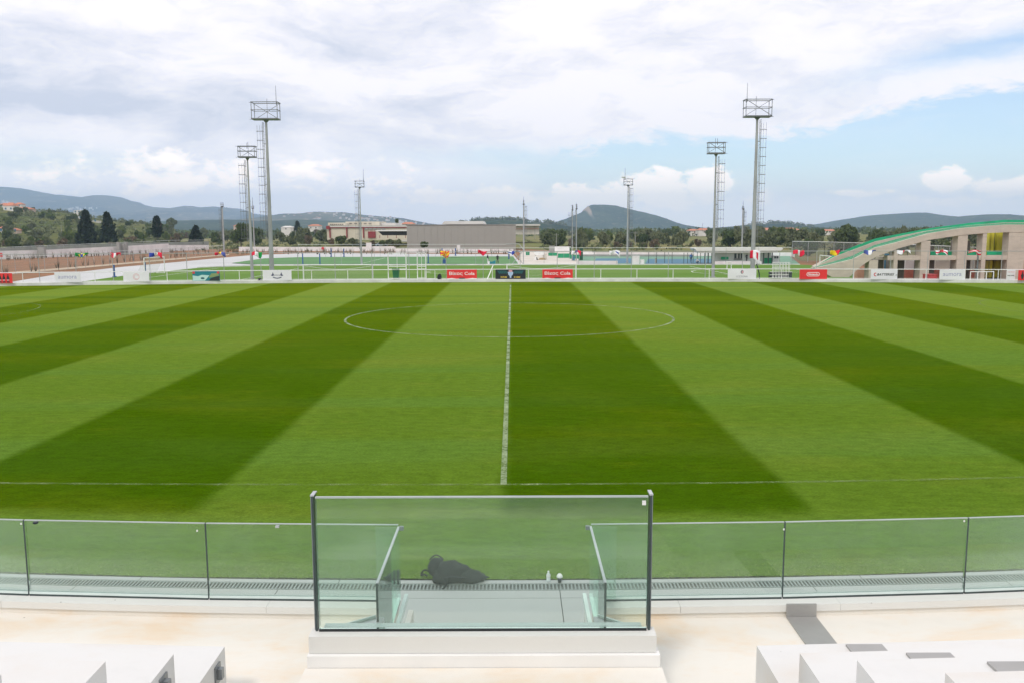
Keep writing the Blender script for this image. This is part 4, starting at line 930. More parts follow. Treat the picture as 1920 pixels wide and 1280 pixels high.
# draped white sheets and boards on the plaza
p = gz(1012, 487, GZ)
t = thing('covered_stall', 'white tarpaulin draped over boards and timber on the plaza', 'stall', tuple(p)); k = p.y / F
m = MB(); m.prism_y([(p.x - 11 * k, GZ + 13 * k), (p.x - 8 * k, GZ + 8 * k), (p.x + 7 * k, GZ + 8 * k), (p.x + 8 * k, GZ + 13.5 * k), (p.x, GZ + 14 * k)], p.y, p.y + 1.6); m.build('tarpaulin', 'white plastic', t)
simple('timber', (.36, .26, .14), .85, .2, 3)
for dx, w, h in ((-9, 2, 8), (6, 2, 8), (9.5, 4, 11)): m = MB(); m.box(p.x + dx * k, p.x + (dx + w) * k, p.y + .2, p.y + 1.2, GZ, GZ + h * k); m.build('support', 'plaza concrete', t)
m = MB(); m.prism_y([(p.x - 3 * k, GZ), (p.x + 11 * k, GZ), (p.x + 8 * k, GZ + 3.5 * k), (p.x, GZ + 3 * k)], p.y - .9, p.y - .2); m.build('timber_pile', 'timber', t)
t = thing('leaning_board', 'white board leaning with its dark side showing by the timber pile', 'board', tuple(gz(1005, 488, GZ))); p = gz(1005, 488, GZ)
m = MB(); m.prism_y([(p.x - .4, GZ), (p.x + .1, GZ), (p.x + .05, GZ + .7), (p.x - .2, GZ + .7)], p.y, p.y + .1); m.build('board', 'white plastic', t); m = MB(); m.prism_y([(p.x + .101, GZ), (p.x + .4, GZ), (p.x + .2, GZ + .5), (p.x + .06, GZ + .6)], p.y + .02, p.y + .12); m.build('dark_side', 'ink black', t)
# steel frame with crossed braces at the plaza corner
p = gz(960, 496, GZ); q = at(981, 496, p.y); t = thing('braced_frame', 'grey steel frame with crossed diagonal braces at the plaza corner', 'frame', tuple(p)); y = p.y; zt = at(975, 458, y).z
m = MB(); m.bar((p.x, y, GZ), (q.x, y, GZ + 2.3), .06, n=5); m.build('brace', 'galvanised steel', t); m = MB(); m.bar((q.x, y, GZ), (p.x + .2, y, GZ + 2.3), .06, n=5); m.build('brace', 'galvanised steel', t)
m = MB(); m.path([(p.x - 1, y + .1, zt), (q.x - .7, y + .1, zt), (q.x, y + .1, zt - .9), (q.x + .1, y + .1, GZ)], .07, n=5); m.build('post', 'galvanised steel', t)
# stacked clutter on the near edge of the rear pitch
p = gz(848, 497.5, GZ); t = thing('kit_pile', 'pile of white kit and a pale ball on the step beside the blue box', 'kit', tuple(p))
m = MB(); lump(m, (p.x, p.y - .5, GZ + .12), 1.5, .5, .2, 4, .4); m.build('kit', 'white plastic', t, smooth=True); m = MB(); lump(m, (p.x, p.y - .4, GZ + .45), .3, .3, .28, 6, .05); m.build('ball', 'boundary wall paint', t, smooth=True)
p = gz(921, 496.5, GZ); t = thing('equipment_trolley', 'grey blue equipment trolley between two standing people', 'trolley', tuple(p)); k = p.y / F
m = MB(); m.prism_y([(p.x - 7 * k, GZ + .1), (p.x + 8 * k, GZ + .1), (p.x + 8 * k, GZ + 8 * k), (p.x + 1 * k, GZ + 5 * k), (p.x - 5 * k, GZ + 6 * k)], p.y, p.y + .7); m.build('body', 'sea teal', t)
m = MB(); m.box(p.x - 6 * k, p.x - 3 * k, p.y - .3, p.y - .01, GZ + .1, GZ + 6 * k); m.build('white_bag', 'white plastic', t)
m = MB(); m.box(p.x - 9 * k, p.x + 8 * k, p.y - .2, p.y + .6, GZ + .0, GZ + .095); m.build('base', 'timber', t)
# kiosk
Yq = gz(1380, 495.5, GZ).y
kq = thing('kiosk_building', 'low flat roofed pavilion with deep white roof slab and dark columns', 'building', (at(1390, 495, Yq).x, Yq, GZ))
K = lambda px, py: at(px, py, Yq)
def kb(name, px0, px1, yt, yb, dy, depth, mat):
    a, b = at(px0, yb, Yq + dy), at(px1, yt, Yq + dy); m = MB(); m.box(a.x, b.x, Yq + dy, Yq + dy + depth, max(GZ, min(a.z, b.z)), b.z); return m.build(name, mat, kq)
m = MB(); zt = K(1390, 465).z; zm = K(1390, 469.5).z; zl = K(1390, 473.5).z
m.prism_y([(K(1303, 466).x, zt - .1), (K(1306, 465).x, zt), (K(1466, 465).x, zt), (K(1469, 467).x, zt - .2), (K(1464, 471).x, zm - .1), (K(1306, 471).x, zm - .1)], Yq, Yq + 4.5); m.build('roof', 'white painted concrete', kq)
m = MB(); m.box(K(1311, 470).x, K(1460, 470).x, Yq + .3, Yq + 4.2, zl - .1, zm - .105); m.build('roof_soffit', 'boundary wall paint', kq)
kb('wall', 1340, 1446, 474, 495.2, 2, .3, 'white painted concrete')
for px in (1322, 1328, 1335, 1432, 1441, 1448): kb('column', px - 1, px + 1.2, 473.5, 495.5, .8, .3, 'dark frame')
for a, b in ((1377, 1381), (1384, 1387), (1389, 1392)): kb('window', a, b, 476, 485, 1.9, .08, 'dark frame')
kb('window_sill', 1376, 1393, 485.6, 487.2, 1.8, .15, 'ink black')
for a, b in ((1352, 1366), (1433, 1447)): kb('green_panel', a, b, 482 if a < 1400 else 484, 487 if a < 1400 else 495, 1.6, .1, 'green sheet')
kb('annex_wall', 1449, 1461, 480, 495.2, 3, 2.5, 'boundary wall paint')
for a in (1452, 1456.5): kb('annex_window', a, a + 3, 481, 485, 2.9, .08, 'dark frame')
kb('planter', 1340, 1428, 490.5, 495.8, -.5, .5, 'boundary wall paint')
for i, px in enumerate((1282, 1289, 1297, 1307, 1313, 1231, 1246, 1260, 1216)):
    p = gz(px, 495.2 if i < 5 else 494, GZ); m = MB(); m.bar(p, p + Vector((0, 0, 1.9)), .05, n=5); o = center(m.build('court_pole', 'dark frame')); tag(o, 'thin dark court pole standing on the blue and green courts', 'pole', 'thin dark court poles')
p = gz(1230, 493.5, GZ); m = MB(); m.bar(p, p + Vector((0, 0, .85)), .1, n=6); o = center(m.build('bollard', 'timber')); tag(o, 'short tan post on the green court', 'post')
# ---------------------------------------------------------------- people
simple('skin', (.42, .25, .17), .6); simple('hair dark', (.02, .015, .012), .8); simple('cloth black', (.014, .014, .018), .85); simple('cloth blue', (.02, .13, .42), .85); simple('cloth denim', (.05, .07, .13), .85); simple('cloth white', (.62, .62, .60), .85)
def person(px, py, label, top, legs, pose='stand', face=1, zb=GZ, s=1.0):
    p = gz(px, py, zb); x, y = p.x, p.y
    if pose == 'stand':
        J = {'pel': (0, 0, .93), 'wa': (0, 0, 1.08), 'ch': (0, -.01, 1.32), 'nk': (0, 0, 1.47), 'hd': (0, -.02, 1.56), 'ht': (0, -.01, 1.70),
             'sl': (.18, 0, 1.42), 'el': (.24, .03, 1.14), 'wl': (.22, -.10, .93), 'fl': (.21, -.14, .83), 'sr': (-.18, 0, 1.42), 'er': (-.25, .02, 1.14), 'wr': (-.2, -.14, .97), 'fr': (-.18, -.2, .90),
             'hl': (.09, 0, .90), 'kl': (.11, -.03, .49), 'al': (.13, .03, .09), 'tl': (.14, -.13, .04), 'hr': (-.09, 0, .90), 'kr': (-.12, -.05, .49), 'ar': (-.15, 0, .09), 'tr': (-.17, -.16, .04)}
    else:
        J = {'pel': (0, .18, .34), 'wa': (0, .13, .48), 'ch': (0, -.02, .70), 'nk': (0, -.10, .84), 'hd': (0, -.15, .92), 'ht': (0, -.17, 1.05),
             'sl': (.18, -.04, .78), 'el': (.24, -.22, .56), 'wl': (.14, -.40, .42), 'fl': (.12, -.46, .34), 'sr': (-.18, -.04, .78), 'er': (-.24, -.22, .56), 'wr': (-.14, -.40, .42), 'fr': (-.1, -.46, .34),
             'hl': (.1, .16, .32), 'kl': (.17, -.25, .50), 'al': (.15, -.05, .09), 'tl': (.17, -.2, .04), 'hr': (-.1, .16, .32), 'kr': (-.17, -.25, .46), 'ar': (-.15, -.02, .09), 'tr': (-.17, -.18, .04)}
    Rr = dict(pel=.125, wa=.115, ch=.14, nk=.055, hd=.085, ht=.075, sl=.07, el=.05, wl=.035, fl=.035, sr=.07, er=.05, wr=.035, fr=.035, hl=.09, kl=.062, al=.042, tl=.04, hr=.09, kr=.062, ar=.042, tr=.04)
    Ed = ['pel wa', 'wa ch', 'ch nk', 'nk hd', 'hd ht', 'ch sl', 'sl el', 'el wl', 'wl fl', 'ch sr', 'sr er', 'er wr', 'wr fr', 'pel hl', 'hl kl', 'kl al', 'al tl', 'pel hr', 'hr kr', 'kr ar', 'ar tr']
    ks = list(J); me = bpy.data.meshes.new('body')
    c, sn = math.cos(face), math.sin(face)
    P3 = [Vector((a * c - b * sn, a * sn + b * c, z_)) * s for a, b, z_ in (J[k] for k in ks)]
    me.from_pydata(P3, [tuple(ks.index(k) for k in e.split()) for e in Ed], [])
    o = bpy.data.objects.new('person_body', me); col.objects.link(o)
    sk = o.modifiers.new('s', 'SKIN'); sv = me.skin_vertices[0].data
    for i, k in enumerate(ks): sv[i].radius = (Rr[k] * s * .9, Rr[k] * s * .9)
    sv[0].use_root = True; ss = o.modifiers.new('u', 'SUBSURF'); ss.levels = 1; ss.render_levels = 1
    bpy.context.view_layer.update(); m2 = bpy.data.meshes.new_from_object(o.evaluated_get(bpy.context.evaluated_depsgraph_get()))
    bpy.data.objects.remove(o); bpy.data.meshes.remove(me)
    for mm in ('skin', top, legs, 'hair dark', 'cloth black'): m2.materials.append(MATS[mm])
    reg = dict(pel=2, wa=1, ch=1, nk=1, hd=0, ht=3, sl=1, el=1, wl=1, fl=0, sr=1, er=1, wr=1, fr=0, hl=2, kl=2, al=2, tl=4, hr=2, kr=2, ar=2, tr=4)
    for f in m2.polygons:
        j = min(range(len(ks)), key=lambda i: (P3[i] - f.center).length); f.material_index = reg[ks[j]]
    m2.shade_smooth(); o = bpy.data.objects.new('person', m2); col.objects.link(o); o.location = (x, y, zb); tag(o, label, 'person')
person(933, 496.3, 'person in black clothes standing right of the equipment trolley', 'cloth black', 'cloth black', face=.3)
person(914.5, 495.5, 'person in black top and pale trousers standing left of the equipment trolley', 'cloth black', 'cloth white', face=1.2)
person(954.5, 486, 'person in blue standing near the centre flag with blue cross', 'cloth blue', 'cloth denim', face=-.5)
person(1295.5, 494, 'person in bright blue jacket standing on the blue court', 'cloth blue', 'cloth denim', face=2.8)
person(1307, 495.6, 'person in white top crouching beside the blue jacket', 'cloth white', 'cloth denim', pose='crouch', face=1.2)
person(1400, 494.5, 'person in black standing before the pavilion near the tallest right mast', 'cloth black', 'cloth black', face=.4)
# ================================================================ ARCHED CONCRETE BUILDING
def board_mat():
    m, nt, b, o = newmat('board marked concrete')
    x, y, z = sepxyz(nt, pos(nt))
    f = nz(nt, comb(nt, x * .5, y * .5, z * 1.4), 1, 6, .65); j = (z * (1 / 1.25)).mod(1.0).step(.03, .0) * .5; k = (x * (1 / 2.4)).mod(1.0).step(.012, .0) * .4
    g = nz(nt, comb(nt, x * 7.0, y * 7.0, z * 1.2), 1, 5, .7)
    c = mixc(nt, f.step(.3, .7), (.57, .50, .415), (.46, .405, .34)); c = mixc(nt, g.step(.5, .8) * .35, c, (.40, .36, .31)); c = mixc(nt, (j + k).clamp(), c, (.2, .18, .15))
    nt.links.new(c, b.inputs['Base Color']); b.inputs['Roughness'].default_value = .85; bump(nt, b, g, .3, .03)
board_mat()
simple('green edge net', (.01, .36, .17), .7, .2, .8); simple('yellow panel', (.72, .68, .06), .5, .15, .4); simple('opening dark', (.035, .033, .03), .9); simple('dark grey brown', (.17, .15, .13), .85, .2, .5)
simple('brick red', (.33, .10, .07), .8, .2, 1); simple('salmon', (.52, .28, .2), .8, .1, 1); simple('machine red', (.42, .05, .05), .6, .1, 1)
AY = 100.0
def ax(px, py, Y=AY): p = at(px, py, Y); return (p.x, p.z)
ab = thing('arched_building', 'unfinished concrete building with sweeping arched roof edged in green netting', 'building', (at(1750, 500, AY).x, AY, GZ))
up = [(1528, 503), (1560, 496), (1600, 486.5), (1642, 465), (1684, 454.5), (1741, 438.5), (1802, 428.5), (1850, 424), (1890, 421.5), (1920, 421.5), (1960, 424), (2010, 432)]
lo = [(1560, 520), (1592, 520), (1618, 497), (1642, 482), (1684, 466.5), (1741, 450.5), (1802, 441.5), (1850, 437.5), (1890, 436), (1920, 436), (1960, 438), (2010, 446)]
m = MB(); m.strip([ax(*p) for p in up], [ax(*p) for p in lo], AY, AY + 1.6); m.build('front_arch', 'board marked concrete', ab)
net = [(p[0], p[1] - h) for p, h in zip(up, (1, 3, 5.5, 4.5, 5.5, 4, 3.5, 3, 3, 3, 3, 3))]
m = MB(); m.strip([ax(*p) for p in net], [ax(p[0], p[1] + .3) for p in up], AY + .5, AY + .56); m.build('edge_net', 'green debris net', ab)
up2 = [(1530, 500), (1565, 482), (1600, 469), (1642, 453.5), (1684, 444), (1734, 434), (1768, 429), (1818, 423), (1885, 417.5), (1920, 417.5), (1960, 419), (2010, 428)]
lo2 = [(1530, 503), (1565, 500), (1600, 488), (1642, 470), (1684, 458), (1734, 446), (1768, 441), (1818, 434), (1885, 428), (1920, 428), (1960, 430), (2010, 440)]
m = MB(); m.strip([ax(*p, Y=109) for p in up2], [ax(*p, Y=109) for p in lo2], 109, 110.5); m.build('rear_arch', 'board marked concrete', ab)
net2 = [(p[0], p[1] - h) for p, h in zip(up2, (.5, 4, 6, 6, 4.5, 4, 4, 4.5, 5, 4.5, 4, 4))]
m = MB(); m.strip([ax(*p, Y=109.3) for p in net2], [ax(p[0], p[1] + .2, Y=109.3) for p in up2], 109.3, 109.36); m.build('edge_net', 'green edge net', ab)
def apil(name, px0, px1, yt, yb, dy, depth, mat='board marked concrete'):
    a = at(px0, 530, AY + dy); b = at(px1, 530, AY + dy); zt = at(px0, yt, AY + dy).z; zb = GZ if yb is None else at(px0, yb, AY + dy).z
    m = MB(); m.box(a.x, b.x, AY + dy, AY + dy + depth, zb, zt); return m.build(name, mat, ab)
for a, b, yt in ((1628, 1644.5, 488), (1674, 1681, 470), (1723.5, 1740.5, 452), (1791.5, 1809.5, 441), (1837.5, 1845, 437), (1886, 1917, 435), (1950, 1968, 437)): apil('pillar', a, b, yt, None, .05, 1.3)
apil('floor_beam', 1662, 1990, 480, 488.5, .15, 1.0)
a = at(1600, 484, AY); b = at(1990, 484, AY); m = MB(); m.box(at(1665, 484, AY).x, b.x, AY + 1.2, AY + 3.4, at(1800, 488, AY).z, at(1800, 482, AY).z); m.build('floor_slab', 'board marked concrete', ab)
for a, b, yt in ((1645, 1655, 488), (1683, 1694, 488), (1741, 1750, 488), (1810, 1815, 452), (1811, 1817, 488), (1742, 1748, 462)): apil('shaded_inner_pillar', a, b, yt, None if yt > 480 else 480, 2.5, 4, 'dark grey brown')  # back row concrete pillars, their shade painted in as a dark colour
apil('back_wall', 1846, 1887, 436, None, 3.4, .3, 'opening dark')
for yt, yb, n in ((436, 479.5, 9), (489, 521, 8)):
    for i in range(n):
        px = 1864.5 + i * (22.0 / n); apil('yellow_fin', px, px + 1.75, yt, yb, 2.6, .5, 'yellow panel')
    apil('yellow_fin', 1849, 1850.6, yt, yb, 2.6, .5, 'yellow panel'); apil('yellow_fin', 1853.5, 1859, yt, yb, 2.6, .5, 'yellow panel')
for a, b in ((1742, 1790), (1811, 1836), (1847, 1886)): apil('debris_net', a, b, 471, 479.5, 1.3, .08, 'green edge net')
apil('blue_panel', 1657, 1673, 476, 512, 6, .2, 'court blue'); apil('red_base', 1657, 1673, 512, None, 5.9, .5, 'brick red')
for a, b in ((1697, 1722), (1752, 1790), (1818, 1836)): apil('rubble_wall', a, b, 506, None, 7.5, .4, 'brick red')
apil('plastered_wall', 1696, 1722, 489, 505, 12, .3, 'boundary wall paint'); apil('plastered_wall', 1752, 1790, 489, 504, 12, .3, 'plaza concrete'); apil('plastered_wall', 1818, 1836, 489, 505, 12, .3, 'plaza concrete')
def site(px0, px1, yt, yb, Y, mat, label, name='site_crate', cat='crate'):
    a = at(px0, yb, Y); b = at(px1, yt, Y); t = thing(name, label, cat, ((a.x + b.x) / 2, Y, GZ)); m = MB(); m.box(a.x, b.x, Y, Y + 1.2, GZ, b.z); m.build('body', mat, t)
    m = MB(); m.box(a.x - .03, b.x + .03, Y - .03, Y + 1.23, b.z + .001, b.z + .06); m.build('lid', mat, t)
site(1740, 1757.5, 516, 528, 88, 'machine red', 'red box behind the railing left of the right aumora banner')
site(1608, 1627, 503, 512, 104, 'salmon', 'low salmon coloured block at the foot of the arch'); 
m = MB(); p = gz(1566, 505, GZ); 
for i in range(5): lump(m, (p.x + i * 1.0, p.y - i * .8 + 2, GZ + .3), .9, .6, .7 - .05 * i, i, .4, n=10, k=6)
o = center(m.build('rubble_heap', 'machine red')); tag(o, 'low heap of red covered material at the foot of the arch', 'rubble')
t = thing('white_frame_gate', 'white tubular site gate before the yellow panels', 'gate', (kx(1862), Yk(43) + 1.2, GZ)); y = Yk(43) + 1.2
for px in (1829, 1844, 1862, 1877): x = kx(px); m = MB(); m.bar((x, y, GZ), (x, y, .95), .045, n=5); m.build('post', 'white paint metal', t)
for z in (.93, -.4): m = MB(); m.bar((kx(1829), y, z), (kx(1877), y, z), .04, n=5); m.build('rail', 'white paint metal', t)
p = kx(1847); t = thing('lamp_post', 'dark grey steel post beside the yellow panels', 'post', (p, Yk(43) + 1.6, GZ)); m = MB(); m.bar((p, Yk(43) + 1.6, GZ), (p, Yk(43) + 1.6, at(1847, 478, 78).z), .07, n=8); m.build('shaft', 'dark galvanised steel', t)
m = MB(); m.box(p - .22, p + .05, Yk(43) + 1.5, Yk(43) + 1.7, 1.0, 1.2); m.build('bracket', 'dark frame', t)
# ================================================================ WAREHOUSES AND FAR BUILDINGS
simple('cream cladding', (.60, .545, .43), .7, .06, .2); simple('maroon trim', (.26, .03, .035), .6); simple('pale roof', (.60, .58, .54), .7, .08, .1); simple('cream roof', (.58, .53, .42), .7, .1, .2)
def clad_mat():
    m, nt, b, o = newmat('grey ribbed cladding'); x, y, z = sepxyz(nt, pos(nt))
    f = nz(nt, comb(nt, x * .1, y * .1, z * .3), 1, 4); c = mixc(nt, f, (.30, .292, .262), (.34, .33, .295)); c = mixc(nt, (x * (1 / .6)).mod(1.0).step(.12, .0) * .25, c, (.25, .245, .22))
    nt.links.new(c, b.inputs['Base Color']); b.inputs['Roughness'].default_value = .6
clad_mat()
def bpart(t, name, px0, px1, yt, yb, Y, depth, mat): return MB().pxbox(px0, px1, yt, yb, Y, depth).build(name, mat, t)
t = thing('grey_shed', 'large windowless grey clad industrial shed behind the white wall', 'shed', tuple(at(865, 466, 250)))
bpart(t, 'wall', 763.5, 967, 421.8, 470, 250, 40, 'grey ribbed cladding')
bpart(t, 'roof_edge', 763, 967.5, 421.0, 421.75, 249.8, 40, 'grey render')
a, b = at(828, 421, 262), at(908, 415, 262); m = MB(); m.prism_y([(a.x, a.z), (b.x, a.z), (b.x - .5, b.z), (a.x + .8, b.z)], 262, 285); m.build('roof_light', 'pale roof', t)
for i in range(16):
    px = 770 + i * 12.6; p = at(px, 421, 249.9); m = MB(); m.box(p.x - .025, p.x + .025, 249.93, 249.995, GZ, p.z - .2); m.build('cladding_rib', 'grey ribbed cladding', t)
t = thing('red_trimmed_warehouse', 'cream warehouse with maroon columns, maroon eaves line and maroon door', 'warehouse', tuple(at(690, 447, 330)))
bpart(t, 'wall', 613.5, 770, 427, 450, 330, 60, 'cream cladding')
bpart(t, 'eaves_band', 616, 762, 426, 427.6, 329.6, .35, 'maroon trim'); bpart(t, 'roof', 614, 764, 423.4, 425.9, 329.5, 50, 'pale roof')
for px in (618.5, 650, 681.5): bpart(t, 'column', px - .8, px + .9, 427.7, 446.5, 329.5, .45, 'maroon trim')
bpart(t, 'sliding_door', 690, 704, 434.5, 446.5, 329.6, .35, 'maroon trim'); bpart(t, 'gable_cap', 611.5, 618, 424, 430, 329.2, .3, 'maroon trim')
bpart(t, 'upper_storey', 615, 647, 418, 423.3, 345, 20, 'cream roof'); bpart(t, 'upper_storey', 648, 711, 415.8, 423.3, 352, 20, 'cream roof'); bpart(t, 'upper_storey', 712, 742, 418.5, 423.3, 356, 20, 'pale roof')
for i in range(7): bpart(t, 'window', 619 + i * 3.7, 621 + i * 3.7, 420.3, 422.3, 344.7, .25, 'dark grey brown')
for i in range(5): bpart(t, 'window', 655 + i * 9, 660 + i * 9, 418.6, 420, 351.7, .25, 'dark grey brown')
for i in range(5): bpart(t, 'window', 684 + i * 8, 690 + i * 8, 428, 431.2, 329.6, .35, 'grey render')
t = thing('loading_canopy', 'white edged loading canopy with dark underside beside the grey shed', 'canopy', tuple(at(735, 446, 300)))
bpart(t, 'roof', 704, 763, 431.8, 433.8, 298, 16, 'white paint metal')
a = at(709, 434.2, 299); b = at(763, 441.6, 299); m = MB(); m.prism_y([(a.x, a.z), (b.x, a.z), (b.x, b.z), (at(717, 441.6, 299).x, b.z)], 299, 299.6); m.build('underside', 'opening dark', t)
for px in (712, 727, 743, 760): bpart(t, 'post', px - .4, px + .4, 441.7, 447, 299.2, .3, 'maroon trim')
t = thing('white_warehouse', 'long low white warehouse to the right of the grey shed', 'warehouse', tuple(at(990, 440, 380)))
bpart(t, 'wall', 940, 1011, 424, 440, 380, 25, 'plaza concrete'); bpart(t, 'roof', 938, 1013, 420.6, 423.9, 378, 30, 'pale roof'); bpart(t, 'stripe', 940, 1011, 428.8, 430, 379.6, .3, 'salmon')
simple('terracotta roof', (.50, .19, .11), .8, .15, .3); simple('house white', (.66, .63, .58), .8, .1, .1); simple('house pink', (.55, .42, .34), .8, .1, .1)
def longroof(label, px0, px1, yt, ym, yb, Y, w='house white', r='terracotta roof', d=14, name='house'):
    a, b = at(px0, yb, Y), at(px1, ym, Y); zr = at(px0, yt, Y).z; t = thing(name, label, 'house', ((a.x + b.x) / 2, Y, a.z))
    m = MB(); m.box(a.x, b.x, Y, Y + d, min(a.z, -1.4), b.z); m.build('wall', w, t)
    e = .4; h = min(4, (b.x - a.x) * .2); m = MB(); v = [(a.x - e, Y - e, b.z), (b.x + e, Y - e, b.z), (b.x + e, Y + d + e, b.z), (a.x - e, Y + d + e, b.z), (a.x + h, Y + d / 2, zr), (b.x - h, Y + d / 2, zr)]
    m.add([(x, y, z + .02) for x, y, z in v], [(0, 1, 5, 4), (2, 3, 4, 5), (1, 2, 5), (3, 0, 4), (0, 3, 2, 1)]); m.build('roof', r, t)
    n = max(1, int((b.x - a.x) / 4)); 
    for i in range(min(n, 6)): xx = a.x + (i + .5) * (b.x - a.x) / min(n, 6); m = MB(); m.box(xx - .5, xx + .5, Y - .08, Y - .01, (b.z + a.z) / 2 - .3, (b.z + a.z) / 2 + .9); m.build('window', 'dark grey brown', t)
longroof('small orange roofed house left of the thin right mast', 1294, 1311, 430, 433, 440, 640); longroof('orange roofed house with pale gable beside the thin right mast', 1310, 1331, 428.5, 432, 440, 620, d=10)
longroof('very long low building with orange roof right of the tallest right mast', 1424, 1503, 427.8, 431.5, 437, 640, d=16); longroof('orange roofed house among trees toward the arch', 1540, 1572, 430.5, 433.5, 438, 660)
longroof('house with red roof standing beside the warehouse roof', 752, 773, 416.8, 420.5, 430, 420)
longroof('white villa on the plain left of the warehouse', 578, 597, 421, 424, 432, 700); longroof('low villa with white walls behind olive trees left of centre', 527, 545, 424, 427, 433, 690, 'house white', 'pale roof'); longroof('pinkish roofed house behind the two left masts', 438, 456, 420.5, 424, 430, 760, 'house pink')
# ================================================================ HILLS
def interp(P, x):
    if x <= P[0][0]: return P[0][1]
    for (a, ya), (b, yb) in zip(P, P[1:]):
        if x <= b:
            t = (x - a) / (b - a); t = t * t * (3 - 2 * t) * .35 + t * .65; return ya + (yb - ya) * t
    return P[-1][1]
def hill(name, prof, Y, foot, back, mat, rough=.10, seed=0, px_step=5, rows=26, lat=0.0):
    xs = [prof[0][0] + i * px_step for i in range(int((prof[-1][0] - prof[0][0]) / px_step) + 1)]
    vs = []; zf = -1.7
    for j in range(rows + 1):
        v = j / rows
        yy = foot + (Y - foot) * (v / .7) if v <= .7 else Y + (back - Y) * (v - .7) / .3
        for px in xs:
            wob = .0
            c = at(px, interp(prof, px), Y)
            H = max(0, c.z - zf)
            if v <= .7: s = v / .7; g = s ** 1.15 * (1 - .0) 
            else: s = (v - .7) / .3; g = 1 - s * s * .9
            q = Vector((c.x / (Y * .045) + seed, yy / (Y * .09), seed))
            rid = 1 - abs(mnoise.noise(q)) * 2; nn = mnoise.noise(q * 2.7) * .5 + mnoise.noise(q * 6.1) * .22 + mnoise.noise(q * 13) * .1
            damp = math.sin(math.pi * min(1, s)) if v <= .7 else min(1, s * 2) 
            z = zf + H * (g + rough * damp * (rid * .8 + nn)) + (H * .02 * mnoise.noise(q * 20) if abs(v - .7) < .03 else 0)
            if v > .7: z = min(z, zf + H * 1.0)
            vs.append((c.x, yy, z))
    n = len(xs); m = MB(); m.v = vs
    for j in range(rows):
        for i in range(n - 1): m.f.append((j * n + i, j * n + i + 1, (j + 1) * n + i + 1, (j + 1) * n + i)); m.m.append(0)
    o = struct(m.build(name, mat, smooth=True, recalc=False)); return o
def hill_mat(name, a, b_, c, s, rock=None):
    m, nt, b, o = newmat(name); p = pos(nt); x, y, z = sepxyz(nt, p)
    f = nz(nt, comb(nt, x * s, y * s * .5, z * s * 3), 1, 7, .65, .5); g = nz(nt, comb(nt, x * s * 9, y * s * 5, z * s * 18), 1, 6, .7)
    cc = mixc(nt, f.step(.4, .62), a, b_); cc = mixc(nt, g.step(.54, .66) * .9, cc, c)
    if rock:
        nn = nt.nodes.new('ShaderNodeNewGeometry'); nx, ny, nzz = sepxyz(nt, nn.outputs['Normal'])
        cc = mixc(nt, nzz.step(.86, .66), cc, rock)
    nt.links.new(cc, b.inputs['Base Color']); b.inputs['Roughness'].default_value = 1; b.inputs['Specular IOR Level'].default_value = 0
hill_mat('mountain scrub', (.03, .045, .035), (.12, .115, .07), (.32, .26, .18), .0016)
hill_mat('wooded hill', (.018, .036, .020), (.045, .066, .03), (.15, .13, .085), .005, rock=(.40, .31, .23))
hill_mat('olive hillside', (.09, .11, .04), (.16, .16, .065), (.055, .075, .03), .02)
R1 = [(-260, 372), (-120, 352), (0, 350), (87, 365), (101, 364.5), (124, 369.5), (151, 371), (176, 366), (193, 366), (235, 379), (277, 388), (320, 391.5), (350, 386), (375, 389), (401, 387.6), (424, 390), (454, 399), (481, 403), (530, 404), (620, 408), (720, 416), (830, 426), (900, 428)]
hill('far_mountains', R1, 7600, 5000, 8700, 'mountain scrub', .16, 3, 6)
R1b = [(300, 430), (380, 424), (450, 414), (510, 404), (530, 401), (560, 400.5), (589, 397.5), (614, 397.5), (640, 398), (660, 400.5), (690, 404), (724, 406.5), (749, 409), (774, 414), (800, 419), (840, 424), (880, 428)]
hill('village_hill', R1b, 4600, 3300, 5400, 'mountain scrub', .12, 8, 5)
R1c = [(120, 432), (220, 420), (330, 414), (420, 412), (500, 415), (560, 412), (640, 415), (720, 421), (800, 427), (860, 430)]
hill('low_ridge', R1c, 3000, 2200, 3600, 'wooded hill', .10, 12, 5)
Rm = [(1000, 430), (1034, 420), (1061, 411), (1081, 403.5), (1094, 397.5), (1099, 394), (1104.5, 386.5), (1111, 384.2), (1135, 384), (1155, 385.6), (1168, 389), (1178, 391.5), (1202, 397), (1229, 403.3), (1246, 409), (1267, 418), (1280, 422), (1300, 428), (1320, 431)]
hill('flat_topped_mountain', Rm, 3900, 3350, 4600, 'wooded hill', .09, 21, 2.5, 34)
Rw = [(820, 431), (870, 418), (887, 415), (905, 414), (926, 412.5), (960, 413), (980, 413), (994, 418), (1010, 417), (1027, 419), (1060, 424), (1120, 431)]
hill('wooded_knoll', Rw, 1900, 1500, 2300, 'wooded hill', .08, 30, 3)
Rr_ = [(1340, 432), (1374, 428), (1398, 426), (1423, 422.5), (1440, 420.5), (1465, 419.5), (1482, 421.5), (1498, 423.5), (1515, 427), (1540, 430)]
hill('wooded_knoll', Rr_, 2300, 1900, 2800, 'wooded hill', .08, 35, 3)
Rs = [(1490, 430), (1520, 424.5), (1566, 422), (1582, 418.5), (1600, 413), (1634, 407), (1657, 403.3), (1687, 401), (1718, 399), (1739, 399.2), (1760, 403), (1802, 407.5), (1840, 416), (1900, 424), (1960, 430)]
hill('long_hill', Rs, 4300, 3500, 5000, 'wooded hill', .10, 42, 4, 30)
Rt = [(1790, 424), (1820, 418), (1832, 413.5), (1849, 406), (1865, 402), (1889, 402), (1920, 404.5), (1990, 403), (2100, 410), (2200, 430)]
hill('right_hill', Rt, 3600, 2900, 4300, 'wooded hill', .10, 48, 4)
